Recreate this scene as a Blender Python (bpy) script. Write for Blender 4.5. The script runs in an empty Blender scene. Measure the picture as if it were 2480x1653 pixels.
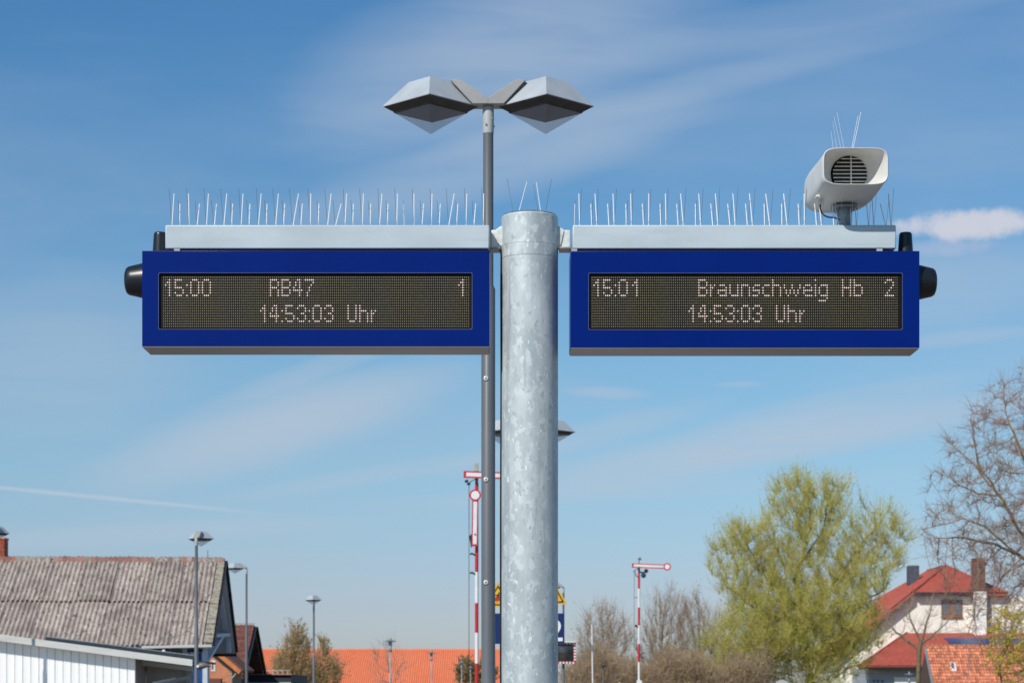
import bpy, bmesh, math, random
import numpy as np
from mathutils import Vector, Matrix, kdtree

S = bpy.context.scene
C = S.collection
R = math.radians
PI = math.pi

# ------------------------------------------------------------------ camera
FPX = 5200.0            # focal length in photo pixels (photo is 2480 x 1653)
HOR = 1676.0            # horizon row
EYE = 1.6
cam = bpy.data.cameras.new('camera'); camo = bpy.data.objects.new('camera', cam); C.objects.link(camo)
camo.location = (0, 0, EYE); camo.rotation_euler = (R(90), 0, 0)
cam.sensor_width = 36.0; cam.lens = 36.0 * FPX / 2480
cam.shift_y = (HOR - 826.5) / 2480
cam.clip_start = 0.1; cam.clip_end = 5000
cam.dof.use_dof = True; cam.dof.focus_distance = 11.4; cam.dof.aperture_fstop = 8.0
S.camera = camo

# ------------------------------------------------------------------ light
AZ, EL = R(35), R(41)                       # sun behind the camera, to the left
SUN = Vector((-math.sin(AZ) * math.cos(EL), -math.cos(AZ) * math.cos(EL), math.sin(EL)))
sl = bpy.data.lights.new('sun', 'SUN'); so = bpy.data.objects.new('sun', sl); C.objects.link(so)
sl.energy = 3.85; sl.angle = R(0.53); sl.color = (1.0, 0.955, 0.88)
so.rotation_euler = SUN.to_track_quat('Z', 'Y').to_euler(); so.location = (-20, -30, 40)
S.view_settings.view_transform = 'Standard'; S.view_settings.look = 'None'
S.view_settings.gamma = 1; S.view_settings.exposure = 0.0; S.view_settings.use_curve_mapping = False

W = bpy.data.worlds.new('World'); S.world = W; W.use_nodes = True
def build_world():
    nt = W.node_tree; N = nt.nodes; L = nt.links; N.clear()
    def val(x, s):
        if isinstance(x, (int, float)): s.default_value = x
        elif isinstance(x, tuple): s.default_value = x
        else: L.new(x, s)
    def m(op, a, b=0.0, c=0.0, clamp=False):
        n = N.new('ShaderNodeMath'); n.operation = op; n.use_clamp = clamp
        val(a, n.inputs[0]); val(b, n.inputs[1]); val(c, n.inputs[2]); return n.outputs[0]
    def vm(op, a, b):
        n = N.new('ShaderNodeVectorMath'); n.operation = op; val(a, n.inputs[0]); val(b, n.inputs[1])
        return n.outputs['Value'] if op in ('DOT_PRODUCT', 'LENGTH') else n.outputs[0]
    def rng(x, a, b, c, d):
        n = N.new('ShaderNodeMapRange'); n.interpolation_type = 'SMOOTHSTEP'
        val(x, n.inputs[0])
        for i, q in enumerate((a, b, c, d)): n.inputs[i + 1].default_value = q
        return n.outputs[0]
    tc = N.new('ShaderNodeTexCoord'); d = tc.outputs['Generated']
    sky = N.new('ShaderNodeTexSky'); sky.sky_type = 'NISHITA'; sky.sun_disc = False
    sky.sun_elevation = EL; sky.sun_rotation = math.atan2(SUN.x, SUN.y)
    sky.altitude = 100; sky.air_density = 1.0; sky.dust_density = 0.4; sky.ozone_density = 2.2
    # camera-independent sky tone: a polarised-looking deep blue overhead
    grade = N.new('ShaderNodeMix'); grade.data_type = 'RGBA'; grade.blend_type = 'MULTIPLY'
    grade.inputs[0].default_value = 1.0
    sep = N.new('ShaderNodeSeparateXYZ'); L.new(d, sep.inputs[0])
    cr = N.new('ShaderNodeValToRGB'); L.new(m('MULTIPLY', sep.outputs[2], 2.0), cr.inputs[0])
    for i, (p, c) in enumerate(SKYTONE):
        e = cr.color_ramp.elements[i] if i < 2 else cr.color_ramp.elements.new(p)
        e.position = p; e.color = (*c, 1)
    L.new(sky.outputs[0], grade.inputs[6]); L.new(cr.outputs[0], grade.inputs[7])
    # cirrus veils: stretched noise, slanting up to the right
    def veil(rot, sc, nscale, lo, hi, seed, detail=5):
        mp = N.new('ShaderNodeMapping'); mp.inputs['Rotation'].default_value = rot
        mp.inputs['Scale'].default_value = sc; mp.inputs['Location'].default_value = seed
        mp.vector_type = 'TEXTURE' if False else 'POINT'
        L.new(d, mp.inputs[0])
        n = N.new('ShaderNodeTexNoise'); n.inputs['Scale'].default_value = nscale
        n.inputs['Detail'].default_value = detail; n.inputs['Roughness'].default_value = 0.55
        n.inputs['Distortion'].default_value = 0.35
        L.new(mp.outputs[0], n.inputs['Vector'])
        return rng(n.outputs[0], lo, hi, 0, 1)
    v1 = veil((0, R(17), 0), (1.3, 1.3, 5.0), 2.0, 0.38, 0.72, (3.1, 0.2, 1.7))
    v2 = veil((0, R(15), R(8)), (3.0, 2.6, 15.0), 2.2, 0.47, 0.85, (0.4, 5.2, 2.1), 7)
    v3 = veil((0, R(10), 0), (1.0, 1.0, 2.6), 3.0, 0.30, 0.66, (7.4, 1.3, 0.3), 4)
    veils = m('MULTIPLY', m('ADD', m('MULTIPLY', v1, 0.75), m('MULTIPLY', v2, 0.40)), v3)
    veils = m('MULTIPLY', veils, VEIL, clamp=True)
    mix1 = N.new('ShaderNodeMix'); mix1.data_type = 'RGBA'
    L.new(veils, mix1.inputs[0]); L.new(grade.outputs[2], mix1.inputs[6]); mix1.inputs[7].default_value = (4.1, 5.1, 6.4, 1)
    # small puff cloud low on the right
    def dirpx(px, py):
        return Vector(((px - 1240) / FPX, 1.0, (HOR - py) / FPX)).normalized()
    def puff(px, py, rx, ry, prev, thick, col):
        c = dirpx(px, py); rt = Vector((c.y, -c.x, 0)).normalized(); up = rt.cross(c).normalized()
        a = m('DIVIDE', vm('DOT_PRODUCT', d, tuple(rt)), rx / FPX)
        b = m('DIVIDE', m('SUBTRACT', vm('DOT_PRODUCT', d, tuple(up)), 0.0), ry / FPX)
        fl = m('MULTIPLY', m('MAXIMUM', m('MULTIPLY', b, -1.0), 0.0), 1.0)   # flatter base
        r2 = m('ADD', m('MULTIPLY', a, a), m('ADD', m('MULTIPLY', b, b), m('MULTIPLY', fl, 0.3)))
        n = N.new('ShaderNodeTexNoise'); n.inputs['Scale'].default_value = 70; n.inputs['Detail'].default_value = 9
        n.inputs['Roughness'].default_value = 0.6
        L.new(d, n.inputs['Vector'])
        fwd = m('GREATER_THAN', vm('DOT_PRODUCT', d, tuple(c)), 0.5)
        r = m('ADD', r2, m('MULTIPLY', m('SUBTRACT', n.outputs[0], 0.5), 2.2))
        k = m('MULTIPLY', rng(r, 1.15, 0.15, 0, thick), fwd)
        mx = N.new('ShaderNodeMix'); mx.data_type = 'RGBA'
        L.new(k, mx.inputs[0]); L.new(prev, mx.inputs[6]); mx.inputs[7].default_value = col
        return mx.outputs[2]
    out = mix1.outputs[2]
    def streak(px, py, rx, ry, deg, k0):
        c = dirpx(px, py); rt = Vector((c.y, -c.x, 0)).normalized(); upv = rt.cross(c).normalized()
        ca, sa = math.cos(R(deg)), math.sin(R(deg)); u = rt * ca + upv * sa; v = upv * ca - rt * sa
        a = m('DIVIDE', vm('DOT_PRODUCT', d, tuple(u)), rx / FPX); b = m('DIVIDE', vm('DOT_PRODUCT', d, tuple(v)), ry / FPX)
        r2 = m('ADD', m('MULTIPLY', a, a), m('MULTIPLY', b, b))
        mp = N.new('ShaderNodeMapping'); mp.inputs['Rotation'].default_value = (0, R(deg), 0); mp.inputs['Scale'].default_value = (6, 6, 42)
        mp.inputs['Location'].default_value = (px * .01, py * .01, 0); L.new(d, mp.inputs[0])
        n = N.new('ShaderNodeTexNoise'); n.inputs['Scale'].default_value = 1.4; n.inputs['Detail'].default_value = 6; n.inputs['Distortion'].default_value = .6; L.new(mp.outputs[0], n.inputs['Vector'])
        r_ = m('ADD', r2, m('MULTIPLY', m('SUBTRACT', n.outputs[0], 0.5), 1.3))
        fwd = m('GREATER_THAN', vm('DOT_PRODUCT', d, tuple(c)), 0.4)
        soft = m('MULTIPLY', rng(r_, 1.2, -0.3, 0, k0), rng(n.outputs[0], .25, .62, .45, 1.0))
        return m('MULTIPLY', soft, fwd)
    tot = None
    for q in ((1200, 130, 560, 200, 18, .62), (1700, 205, 640, 42, 12, .30), (1950, 55, 620, 60, 8, .34), (1200, 400, 600, 90, 15, .6), (680, 1030, 520, 100, 17, .9),
              (1850, 1075, 720, 65, 9, .9), (2250, 700, 420, 110, 6, .5), (120, 860, 420, 230, 12, .42), (1470, 950, 110, 16, -3, .6), (1790, 930, 70, 9, 0, .4), (350, 1290, 700, 34, 4, .45), (800, 880, 420, 30, 20, .4), (900, 1150, 500, 26, 10, .35), (2000, 980, 420, 36, 10, .45), (2300, 820, 300, 24, 4, .4), (1400, 1060, 420, 40, 14, .45), (1500, 1190, 800, 30, 3, .35)):
        k = streak(*q); tot = k if tot is None else m('ADD', tot, k)
    tot = m('MINIMUM', tot, .8)
    mxs = N.new('ShaderNodeMix'); mxs.data_type = 'RGBA'
    L.new(tot, mxs.inputs[0]); L.new(out, mxs.inputs[6]); mxs.inputs[7].default_value = (4.65, 5.5, 6.6, 1); out = mxs.outputs[2]
    out = puff(2340, 548, 170, 43, out, 0.92, (6.2, 6.35, 7.2, 1))
    out = puff(2290, 600, 130, 30, out, 0.35, (5.2, 5.5, 6.9, 1))
    # fading contrail low on the left
    p1, p2 = dirpx(0, 1180), dirpx(760, 1254); nrm = p1.cross(p2).normalized()
    along = (p2 - p1).normalized()
    dist = m('ABSOLUTE', vm('DOT_PRODUCT', d, tuple(nrm)))
    nz = N.new('ShaderNodeTexNoise'); nz.inputs['Scale'].default_value = 40; L.new(d, nz.inputs['Vector'])
    wdt = m('MULTIPLY_ADD', nz.outputs[0], 0.0012, 0.0006)
    k = rng(m('DIVIDE', dist, wdt), 1.3, 0.1, 0, 0.34)
    t = vm('DOT_PRODUCT', d, tuple(along)); t1 = p1.dot(along); t2 = p2.dot(along)
    k = m('MULTIPLY', k, rng(t, t1 + 0.45 * (t2 - t1), t2, 1, 0))
    k = m('MULTIPLY', k, m('GREATER_THAN', vm('DOT_PRODUCT', d, (0, 1, 0)), 0.2))
    mx = N.new('ShaderNodeMix'); mx.data_type = 'RGBA'
    L.new(k, mx.inputs[0]); L.new(out, mx.inputs[6]); mx.inputs[7].default_value = (6.4, 6.5, 7.0, 1)
    bg = N.new('ShaderNodeBackground'); L.new(mx.outputs[2], bg.inputs[0]); bg.inputs[1].default_value = 0.10
    o = N.new('ShaderNodeOutputWorld'); L.new(bg.outputs[0], o.inputs[0])
SKYTONE = [(0.0, (.62, .68, .92)), (1.0, (.42, .82, 1.05)), (.086, (.67, .715, .93)), (.20, (.68, .85, .97)), (.30, (.66, .90, 1.0)), (.44, (.54, .86, 1.02)), (.60, (.44, .82, 1.05))]
VEIL = 0.42
build_world()

# ------------------------------------------------------------------ helpers
def P(px, py, Y):
    "a pixel of the photograph, put at distance Y, as a point of the place"
    return Vector(((px - 1240) * Y / FPX, Y, EYE + (HOR - py) * Y / FPX))
def PX(px, Y): return (px - 1240) * Y / FPX
def PZ(py, Y): return EYE + (HOR - py) * Y / FPX

def tag(o, label=None, cat=None, group=None, kind=None):
    if label: o['label'] = label
    if cat: o['category'] = cat
    if group: o['group'] = group
    if kind: o['kind'] = kind
    return o
def thing(name, label, cat, loc=(0, 0, 0), rz=0, group=None):
    o = bpy.data.objects.new(name, None); C.objects.link(o)
    o.location = loc; o.rotation_euler = (0, 0, rz); o.empty_display_size = 0.2
    return tag(o, label, cat, group)
def base_of(o):
    v = Vector((0, 0, 0))
    while o is not None: v += o.location; o = o.parent
    return v
def link(name, me, parent=None, loc=None):
    o = bpy.data.objects.new(name, me); C.objects.link(o)
    if parent is not None: o.parent = parent
    if loc is not None: o.location = loc
    return o

class MB:
    def __init__(s): s.v = []; s.f = []
    def add(s, vs, fs):
        b = len(s.v); s.v += [tuple(q) for q in vs]; s.f += [tuple(i + b for i in f) for f in fs]; return s
    def box(s, x0, x1, y0, y1, z0, z1):
        if x0 > x1: x0, x1 = x1, x0
        if y0 > y1: y0, y1 = y1, y0
        if z0 > z1: z0, z1 = z1, z0
        return s.add([(x0,y0,z0),(x1,y0,z0),(x1,y1,z0),(x0,y1,z0),(x0,y0,z1),(x1,y0,z1),(x1,y1,z1),(x0,y1,z1)],
                     [(3,2,1,0),(4,5,6,7),(0,1,5,4),(1,2,6,5),(2,3,7,6),(3,0,4,7)])
    def prism(s, poly, d):                       # polygon of 3-D points pushed along d
        n = len(poly); d = Vector(d); a = [Vector(p) for p in poly]
        fs = [tuple(range(n))[::-1], tuple(range(n, 2 * n))] + [(i, (i + 1) % n, n + (i + 1) % n, n + i) for i in range(n)]
        return s.add(a + [p + d for p in a], fs)
    def slab(s, a, b, c, d, t):                  # quad with thickness t against its normal
        a, b, c, d = map(Vector, (a, b, c, d)); n = (b - a).cross(d - a).normalized() * -t
        return s.prism([a, b, c, d], n)
    def beam(s, p, q, w, h, up=(0, 0, 1)):
        p, q = Vector(p), Vector(q); t = (q - p).normalized(); up = Vector(up)
        x = t.cross(up).normalized() * w / 2; z = x.cross(t).normalized() * h / 2
        return s.prism([p - x - z, p + x - z, p + x + z, p - x + z], q - p)
    def tube(s, p, q, r0, r1=None, n=12, caps=True):
        p, q = Vector(p), Vector(q); r1 = r0 if r1 is None else r1
        t = (q - p).normalized(); a = t.orthogonal().normalized(); b = t.cross(a)
        vs = [p + (a * math.cos(2*PI*i/n) + b * math.sin(2*PI*i/n)) * r0 for i in range(n)]
        vs += [q + (a * math.cos(2*PI*i/n) + b * math.sin(2*PI*i/n)) * r1 for i in range(n)]
        fs = [(i, (i+1) % n, n + (i+1) % n, n + i) for i in range(n)]
        if caps: fs += [tuple(range(n))[::-1], tuple(range(n, 2*n))]
        return s.add(vs, fs)
    def path(s, pts, r, n=8):
        pts = [Vector(p) for p in pts]; rings = []; a = None
        for i, p in enumerate(pts):
            t = (pts[min(i+1, len(pts)-1)] - pts[max(i-1, 0)]).normalized()
            a = t.orthogonal().normalized() if a is None else (a - t * a.dot(t)).normalized()
            b = t.cross(a); rr = r[i] if isinstance(r, (list, tuple)) else r
            rings.append([p + (a*math.cos(2*PI*k/n) + b*math.sin(2*PI*k/n)) * rr for k in range(n)])
        return s.loft(rings)
    def loft(s, rings, cap0=True, cap1=True):
        n = len(rings[0]); vs = [v for r in rings for v in r]
        fs = [(i*n+k, i*n+(k+1) % n, (i+1)*n+(k+1) % n, (i+1)*n+k) for i in range(len(rings)-1) for k in range(n)]
        if cap0: fs.append(tuple(range(n))[::-1])
        if cap1: fs.append(tuple(range((len(rings)-1)*n, len(rings)*n)))
        return s.add(vs, fs)
    def lathe(s, prof, c, ax=(0, 0, 1), n=32, **k):   # prof: (radius, distance along the axis)
        c = Vector(c); t = Vector(ax).normalized(); a = t.orthogonal().normalized(); b = t.cross(a)
        return s.loft([[c + t*h + (a*math.cos(2*PI*i/n) + b*math.sin(2*PI*i/n)) * r for i in range(n)] for r, h in prof], **k)
    def build(s, name, mat, parent=None, sharp=35, bevel=0, local=False, kind=None, label=None, flat=False):
        off = Vector((0, 0, 0)) if (local or parent is None) else base_of(parent)
        me = bpy.data.meshes.new(name); me.from_pydata([(x - off.x, y - off.y, z - off.z) for x, y, z in s.v], [], s.f)
        bm = bmesh.new(); bm.from_mesh(me); bmesh.ops.recalc_face_normals(bm, faces=bm.faces); bm.to_mesh(me); bm.free()
        me.materials.append(mat)
        if not flat: me.shade_smooth(); me.set_sharp_from_angle(angle=R(sharp))
        o = link(name, me, parent)
        if bevel:
            b = o.modifiers.new('bevel', 'BEVEL'); b.width = bevel; b.segments = 2; b.limit_method = 'ANGLE'; b.angle_limit = R(50)
        if kind: o['kind'] = kind
        if label: o['label'] = label
        return o

# ------------------------------------------------------------------ materials
def mat(name, col, rough=0.5, metal=0.0, var=0.12, scale=6.0, stretch=(1, 1, 1), bump=0.0, bscale=60.0,
        col2=None, spec=0.5, rnd=0.0, coat=0.0, spots=None, tint=False, trans=0.0, thr=(0.35, 0.65)):
    M = bpy.data.materials.new(name); M.use_nodes = True; nt = M.node_tree; N = nt.nodes; L = nt.links
    b = N['Principled BSDF']; b.inputs['Roughness'].default_value = rough; b.inputs['Metallic'].default_value = metal
    b.inputs['Specular IOR Level'].default_value = spec; b.inputs['Coat Weight'].default_value = coat
    b.inputs['Coat Roughness'].default_value = 0.08
    tc = N.new('ShaderNodeTexCoord'); mp = N.new('ShaderNodeMapping'); mp.inputs['Scale'].default_value = stretch
    obv = tc.outputs['Object']
    if rnd and not tint:
        oi0 = N.new('ShaderNodeObjectInfo'); mm = N.new('ShaderNodeMath'); mm.operation = 'MULTIPLY'; mm.inputs[1].default_value = 173.0
        L.new(oi0.outputs['Random'], mm.inputs[0]); va = N.new('ShaderNodeVectorMath'); va.operation = 'ADD'
        L.new(tc.outputs['Object'], va.inputs[0]); L.new(mm.outputs[0], va.inputs[1]); obv = va.outputs[0]
    L.new(obv, mp.inputs[0])
    n = N.new('ShaderNodeTexNoise'); n.inputs['Scale'].default_value = scale; n.inputs['Detail'].default_value = 6
    n.inputs['Roughness'].default_value = 0.6
    L.new(mp.outputs[0], n.inputs['Vector'])
    rp = N.new('ShaderNodeMapRange'); L.new(n.outputs[0], rp.inputs[0]); rp.inputs[1].default_value = thr[0]; rp.inputs[2].default_value = thr[1]
    mx = N.new('ShaderNodeMix'); mx.data_type = 'RGBA'; L.new(rp.outputs[0], mx.inputs[0])
    c2 = col2 if col2 else tuple(c * (1 - 2 * var) for c in col)
    c1 = col if col2 else tuple(min(1, c * (1 + var)) for c in col)
    mx.inputs[6].default_value = (*c1, 1); mx.inputs[7].default_value = (*c2, 1)
    out = mx.outputs[2]
    for sp in (spots or []):            # (colour, scale, threshold, softness, stretch)
        v = N.new('ShaderNodeTexNoise'); v.inputs['Scale'].default_value = sp[1]; v.inputs['Detail'].default_value = 3
        m2 = N.new('ShaderNodeMapping'); m2.inputs['Scale'].default_value = sp[4] if len(sp) > 4 else (1, 1, 1)
        m2.inputs['Location'].default_value = (sp[1] * 1.7, sp[2] * 31, 3.3)
        L.new(obv, m2.inputs[0]); L.new(m2.outputs[0], v.inputs['Vector'])
        r2 = N.new('ShaderNodeMapRange'); L.new(v.outputs[0], r2.inputs[0]); r2.inputs[1].default_value = sp[2]; r2.inputs[2].default_value = sp[2] + sp[3]
        m3 = N.new('ShaderNodeMix'); m3.data_type = 'RGBA'; L.new(r2.outputs[0], m3.inputs[0]); L.new(out, m3.inputs[6]); m3.inputs[7].default_value = (*sp[0], 1)
        out = m3.outputs[2]
    if rnd or tint:
        if tint:
            at = N.new('ShaderNodeAttribute'); at.attribute_name = 'tint'; src = at.outputs['Fac']
        else:
            oi = N.new('ShaderNodeObjectInfo'); src = oi.outputs['Random']
        k = N.new('ShaderNodeMapRange'); L.new(src, k.inputs[0]); k.inputs[3].default_value = 1 - (rnd or 0.35); k.inputs[4].default_value = 1 + (rnd or 0.35) * 0.6
        hs = N.new('ShaderNodeHueSaturation'); L.new(k.outputs[0], hs.inputs['Value']); L.new(out, hs.inputs['Color'])
        out = hs.outputs[0]
    L.new(out, b.inputs['Base Color'])
    if trans: b.inputs['Transmission Weight'].default_value = trans
    if bump:
        nb = N.new('ShaderNodeTexNoise'); nb.inputs['Scale'].default_value = bscale; nb.inputs['Detail'].default_value = 4
        L.new(mp.outputs[0], nb.inputs['Vector'])
        bp = N.new('ShaderNodeBump'); bp.inputs['Strength'].default_value = bump; bp.inputs['Distance'].default_value = 0.01
        L.new(nb.outputs[0], bp.inputs['Height']); L.new(bp.outputs[0], b.inputs['Normal'])
    return M
def emis(name, col, strength):
    M = bpy.data.materials.new(name); M.use_nodes = True; b = M.node_tree.nodes['Principled BSDF']
    b.inputs['Base Color'].default_value = (*col, 1); b.inputs['Emission Color'].default_value = (*col, 1)
    b.inputs['Emission Strength'].default_value = strength; return M
def glass(name, col=(0.9, 0.92, 0.95), rough=0.05, alpha=0.25):
    M = bpy.data.materials.new(name); M.use_nodes = True; N = M.node_tree.nodes; L = M.node_tree.links
    b = N['Principled BSDF']; b.inputs['Base Color'].default_value = (*col, 1); b.inputs['Roughness'].default_value = rough
    b.inputs['Alpha'].default_value = alpha
    return M

galv = mat('galvanised_steel', (0.64, 0.69, 0.685), 0.52, 0.22, col2=(0.37, 0.43, 0.445), scale=7, stretch=(1, 1, 0.45), thr=(0.3, 0.7), bump=0.10, bscale=26, spec=0.3,
           spots=[((0.61, 0.665, 0.665), 26, 0.55, 0.06, (1, 1, 0.7)), ((0.43, 0.48, 0.49), 36, 0.59, 0.06, (1, 1, 0.7)), ((0.40, 0.45, 0.465), 12, 0.60, 0.14, (2.5, 2.5, 0.12)), ((0.78, 0.82, 0.81), 34, 0.67, 0.04, (1.1, 1.1, 0.6)), ((0.76, 0.80, 0.79), 70, 0.66, 0.05, (1.1, 1.1, 0.8))])
beam_paint = mat('weathered_beam_paint', (0.52, 0.60, 0.63), 0.38, 0.0, var=0.05, scale=2.2, stretch=(1, 1, 3), spots=[((0.43, 0.49, 0.51), 7, 0.62, 0.2, (0.25, 1, 3)), ((0.36, 0.40, 0.42), 55, 0.72, 0.06, (0.3, 1, 1.5))], bump=0.03)
bracket_m = mat('welded_zinc', (0.72, 0.74, 0.71), 0.5, 0.15, var=0.12, scale=22, bump=0.25, bscale=35)
blue = mat('blue_lacquer', (0.0002, 0.0135, 0.162), 0.25, 0.0, col2=(0.0004, 0.015, 0.172), scale=3, spec=0.20, bump=0.01, bscale=5, spots=[((0.012, 0.022, 0.16), 9, 0.66, 0.25, (1.5, 1, 0.15))])
tray_m = mat('underside_metal', (0.30, 0.27, 0.25), 0.35, 0.5, var=0.06, scale=3, stretch=(0.3, 1, 1))
black_m = mat('black_screen', (0.009, 0.007, 0.005), 0.5, 0, var=0.05, spec=0.2)
gasket = mat('black_gasket', (0.004, 0.004, 0.006), 0.5)
dots_m = mat('unlit_led', (0.36, 0.32, 0.17), 0.35, 0, var=0.12, scale=140)
lit_m = emis('lit_led', (1.0, 0.78, 0.71), 0.5)
blackplastic = mat('black_plastic', (0.012, 0.014, 0.018), 0.32, 0, var=0.1, scale=30, bump=0.02, bscale=300)
edge_m = mat('bezel_edge', (0.12, 0.15, 0.30), 0.35)
steelrod = mat('plain_rod', (0.55, 0.55, 0.56), 0.3, 1.0, var=0.03)
brightrod = mat('sunlit_rod', (0.92, 0.90, 0.89), 0.35, 0.15, var=0.01)  # same steel as the darker rods, sun glint put into the base colour
clip_m = mat('clear_plastic_clip', (0.72, 0.72, 0.70), 0.25, 0, var=0.1)
lamppole_m = mat('grey_pole_paint', (0.135, 0.145, 0.155), 0.40, 0.0, var=0.06, scale=3, stretch=(1, 1, 0.3), spots=[((0.2, 0.21, 0.22), 40, 0.72, 0.04)])
lampcap_m = mat('light_grey_paint', (0.46, 0.475, 0.48), 0.42, 0, var=0.04, scale=4)
lampcover_m = mat('lamp_cover_paint', (0.44, 0.475, 0.50), 0.45, 0, var=0.05, scale=5)
lamparm_m = mat('lamp_arm_paint', (0.37, 0.365, 0.35), 0.5, 0, var=0.04, scale=5)
lampin_m = mat('lamp_reflector', (0.060, 0.056, 0.054), 0.35, 0.2, var=0.15, scale=9)
lens_m = glass('lamp_lens', (0.56, 0.58, 0.68), 0.35, 0.36)
spk_m = mat('cream_plastic', (0.70, 0.69, 0.65), 0.42, 0, var=0.04, scale=6, spots=[((0.52, 0.51, 0.47), 8, 0.62, 0.2, (1, 1, 0.6))])
spkdark = mat('speaker_dark', (0.03, 0.028, 0.025), 0.6)
cable_m = mat('black_cable', (0.012, 0.012, 0.014), 0.45)
zinc_dark = mat('dull_zinc', (0.30, 0.34, 0.37), 0.5, 0.4, var=0.2, scale=20)
red_m = mat('signal_red', (0.58, 0.025, 0.035), 0.4, 0, var=0.08, scale=3)
white_m = mat('signal_white', (0.80, 0.79, 0.77), 0.45, 0, var=0.04, scale=3)
dark_iron = mat('dark_iron', (0.03, 0.032, 0.035), 0.5, 0.2)
teal_glass = mat('teal_signal_glass', (0.005, 0.10, 0.15), 0.15, 0)
redglass = mat('dark_red_glass', (0.10, 0.01, 0.02), 0.15, 0)
yellow_m = mat('warning_yellow', (0.80, 0.44, 0.01), 0.45)
navy_m = mat('navy_sign', (0.012, 0.028, 0.13), 0.35, var=0.05)
asphalt = mat('platform_paving', (0.34, 0.31, 0.28), 0.85, col2=(0.28, 0.25, 0.225), scale=3, bump=0.3)
grass_m = mat('grass_ground', (0.10, 0.12, 0.05), 0.9, col2=(0.17, 0.145, 0.09), scale=0.15, bump=0.3)
ballast = mat('track_ballast', (0.20, 0.17, 0.145), 0.9, col2=(0.11, 0.09, 0.08), scale=18, bump=0.6, bscale=12)
sheet_m = mat('fibre_cement_sheet', (0.52, 0.44, 0.37), 0.9, col2=(0.29, 0.225, 0.195), scale=3.5, stretch=(1, 0.5, 0.5), rnd=0.16, bump=0.6, bscale=14, thr=(0.25, 0.75),
              spots=[((0.17, 0.135, 0.12), 4.5, 0.56, 0.12, (2.4, 0.6, 0.6)), ((0.56, 0.52, 0.46), 6.5, 0.62, 0.04), ((0.045, 0.04, 0.038), 6.0, 0.645, 0.03), ((0.30, 0.27, 0.18), 2.6, 0.62, 0.1), ((0.26, 0.20, 0.175), 1.0, 0.50, 0.2)])
ridge_m = mat('ridge_tile_clay', (0.38, 0.15, 0.10), 0.85, col2=(0.36, 0.24, 0.20), scale=2.5, rnd=0.30, spots=[((0.42, 0.40, 0.36), 12, 0.62, 0.1), ((0.07, 0.06, 0.05), 14, 0.64, 0.08)], bump=0.4, bscale=20)
verge_m = mat('lichen_verge', (0.42, 0.38, 0.30), 0.9, col2=(0.20, 0.17, 0.13), scale=9, spots=[((0.50, 0.46, 0.36), 12, 0.60, 0.1)], bump=0.5, bscale=20)
greyboard = mat('grey_board', (0.135, 0.135, 0.13), 0.8, var=0.2, scale=3, stretch=(3, 3, 0.3), rnd=0.12)
whiteboard = mat('white_board', (0.96, 0.95, 0.92), 0.6, var=0.01, scale=2, stretch=(3, 3, 0.2), rnd=0.02)
fascia_m = mat('fascia_paint', (0.60, 0.60, 0.56), 0.6, var=0.05, scale=1.5, stretch=(0.3, 1, 2), spots=[((0.42, 0.41, 0.38), 4, 0.62, 0.15, (0.2, 1, 4))])
soffit_grey = mat('soffit_grey', (0.62, 0.63, 0.64), 0.7, var=0.05)
greypaint = mat('grey_timber_paint', (0.60, 0.64, 0.70), 0.6, var=0.05)
darktrim = mat('dark_trim', (0.02, 0.02, 0.022), 0.6)
bluedoor = mat('blue_door_paint', (0.008, 0.075, 0.30), 0.45)
plaster_sh = mat('shaded_plaster', (0.36, 0.35, 0.33), 0.85, var=0.08, scale=2)  # shade of the recessed bay put into a greyer wall colour
brick_m = mat('orange_brick', (0.84, 0.35, 0.18), 0.85, col2=(0.72, 0.26, 0.13), scale=5, rnd=0.15)
brick_in = mat('brick_wall_mortar', (0.40, 0.26, 0.19), 0.9)
brickch = mat('red_brick_tinted', (0.40, 0.09, 0.045), 0.85, var=0.2, scale=3, tint=True)
tile_orange = mat('new_orange_tile', (0.80, 0.25, 0.115), 0.7, col2=(0.76, 0.22, 0.095), scale=0.2, tint=True, rnd=0.05)
tile_old = mat('old_clay_tile', (0.72, 0.27, 0.14), 0.8, col2=(0.55, 0.18, 0.11), scale=1.1, tint=True, spots=[((0.34, 0.17, 0.11), 2.3, 0.60, 0.12), ((0.82, 0.42, 0.16), 3.1, 0.60, 0.08)], rnd=0.42)
tile_red = mat('red_roof_tile', (0.50, 0.115, 0.075), 0.6, col2=(0.42, 0.09, 0.06), scale=0.7, tint=True, rnd=0.12)
tile_brown = mat('brown_roof_tile', (0.27, 0.10, 0.065), 0.8, col2=(0.21, 0.08, 0.055), scale=1.2, tint=True)
render_m = mat('cream_render', (0.93, 0.88, 0.76), 0.85, var=0.03, scale=1.2, bump=0.1, bscale=9)
white_r = mat('white_render', (0.94, 0.91, 0.83), 0.85, var=0.03, scale=1.2)
grey_r = mat('shade_grey_render', (0.40, 0.42, 0.46), 0.85, var=0.04, scale=1)  # holds the wing wall's eave shade; plain grey for the downpipe
slate_m = mat('slate_cladding', (0.085, 0.10, 0.125), 0.6, var=0.15, scale=4)
solar_m = mat('solar_panel', (0.010, 0.045, 0.16), 0.35, spec=0.3)
woodframe = mat('orange_wood', (0.42, 0.13, 0.02), 0.5)
pane_m = mat('window_pane', (0.13, 0.15, 0.18), 0.12, var=0.1, scale=0.7)
chim_m = mat('brown_brick', (0.26, 0.12, 0.09), 0.85, tint=True)
navywall = mat('dark_slate_wall', (0.025, 0.033, 0.048), 0.7)
fence_white = mat('pale_rail', (0.62, 0.55, 0.50), 0.6)
bark_lichen = mat('lichen_bark', (0.13, 0.11, 0.085), 0.9, col2=(0.40, 0.24, 0.03), scale=1.3, thr=(0.45, 0.6), spots=[((0.26, 0.20, 0.14), 4, 0.55, 0.15)])
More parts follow.
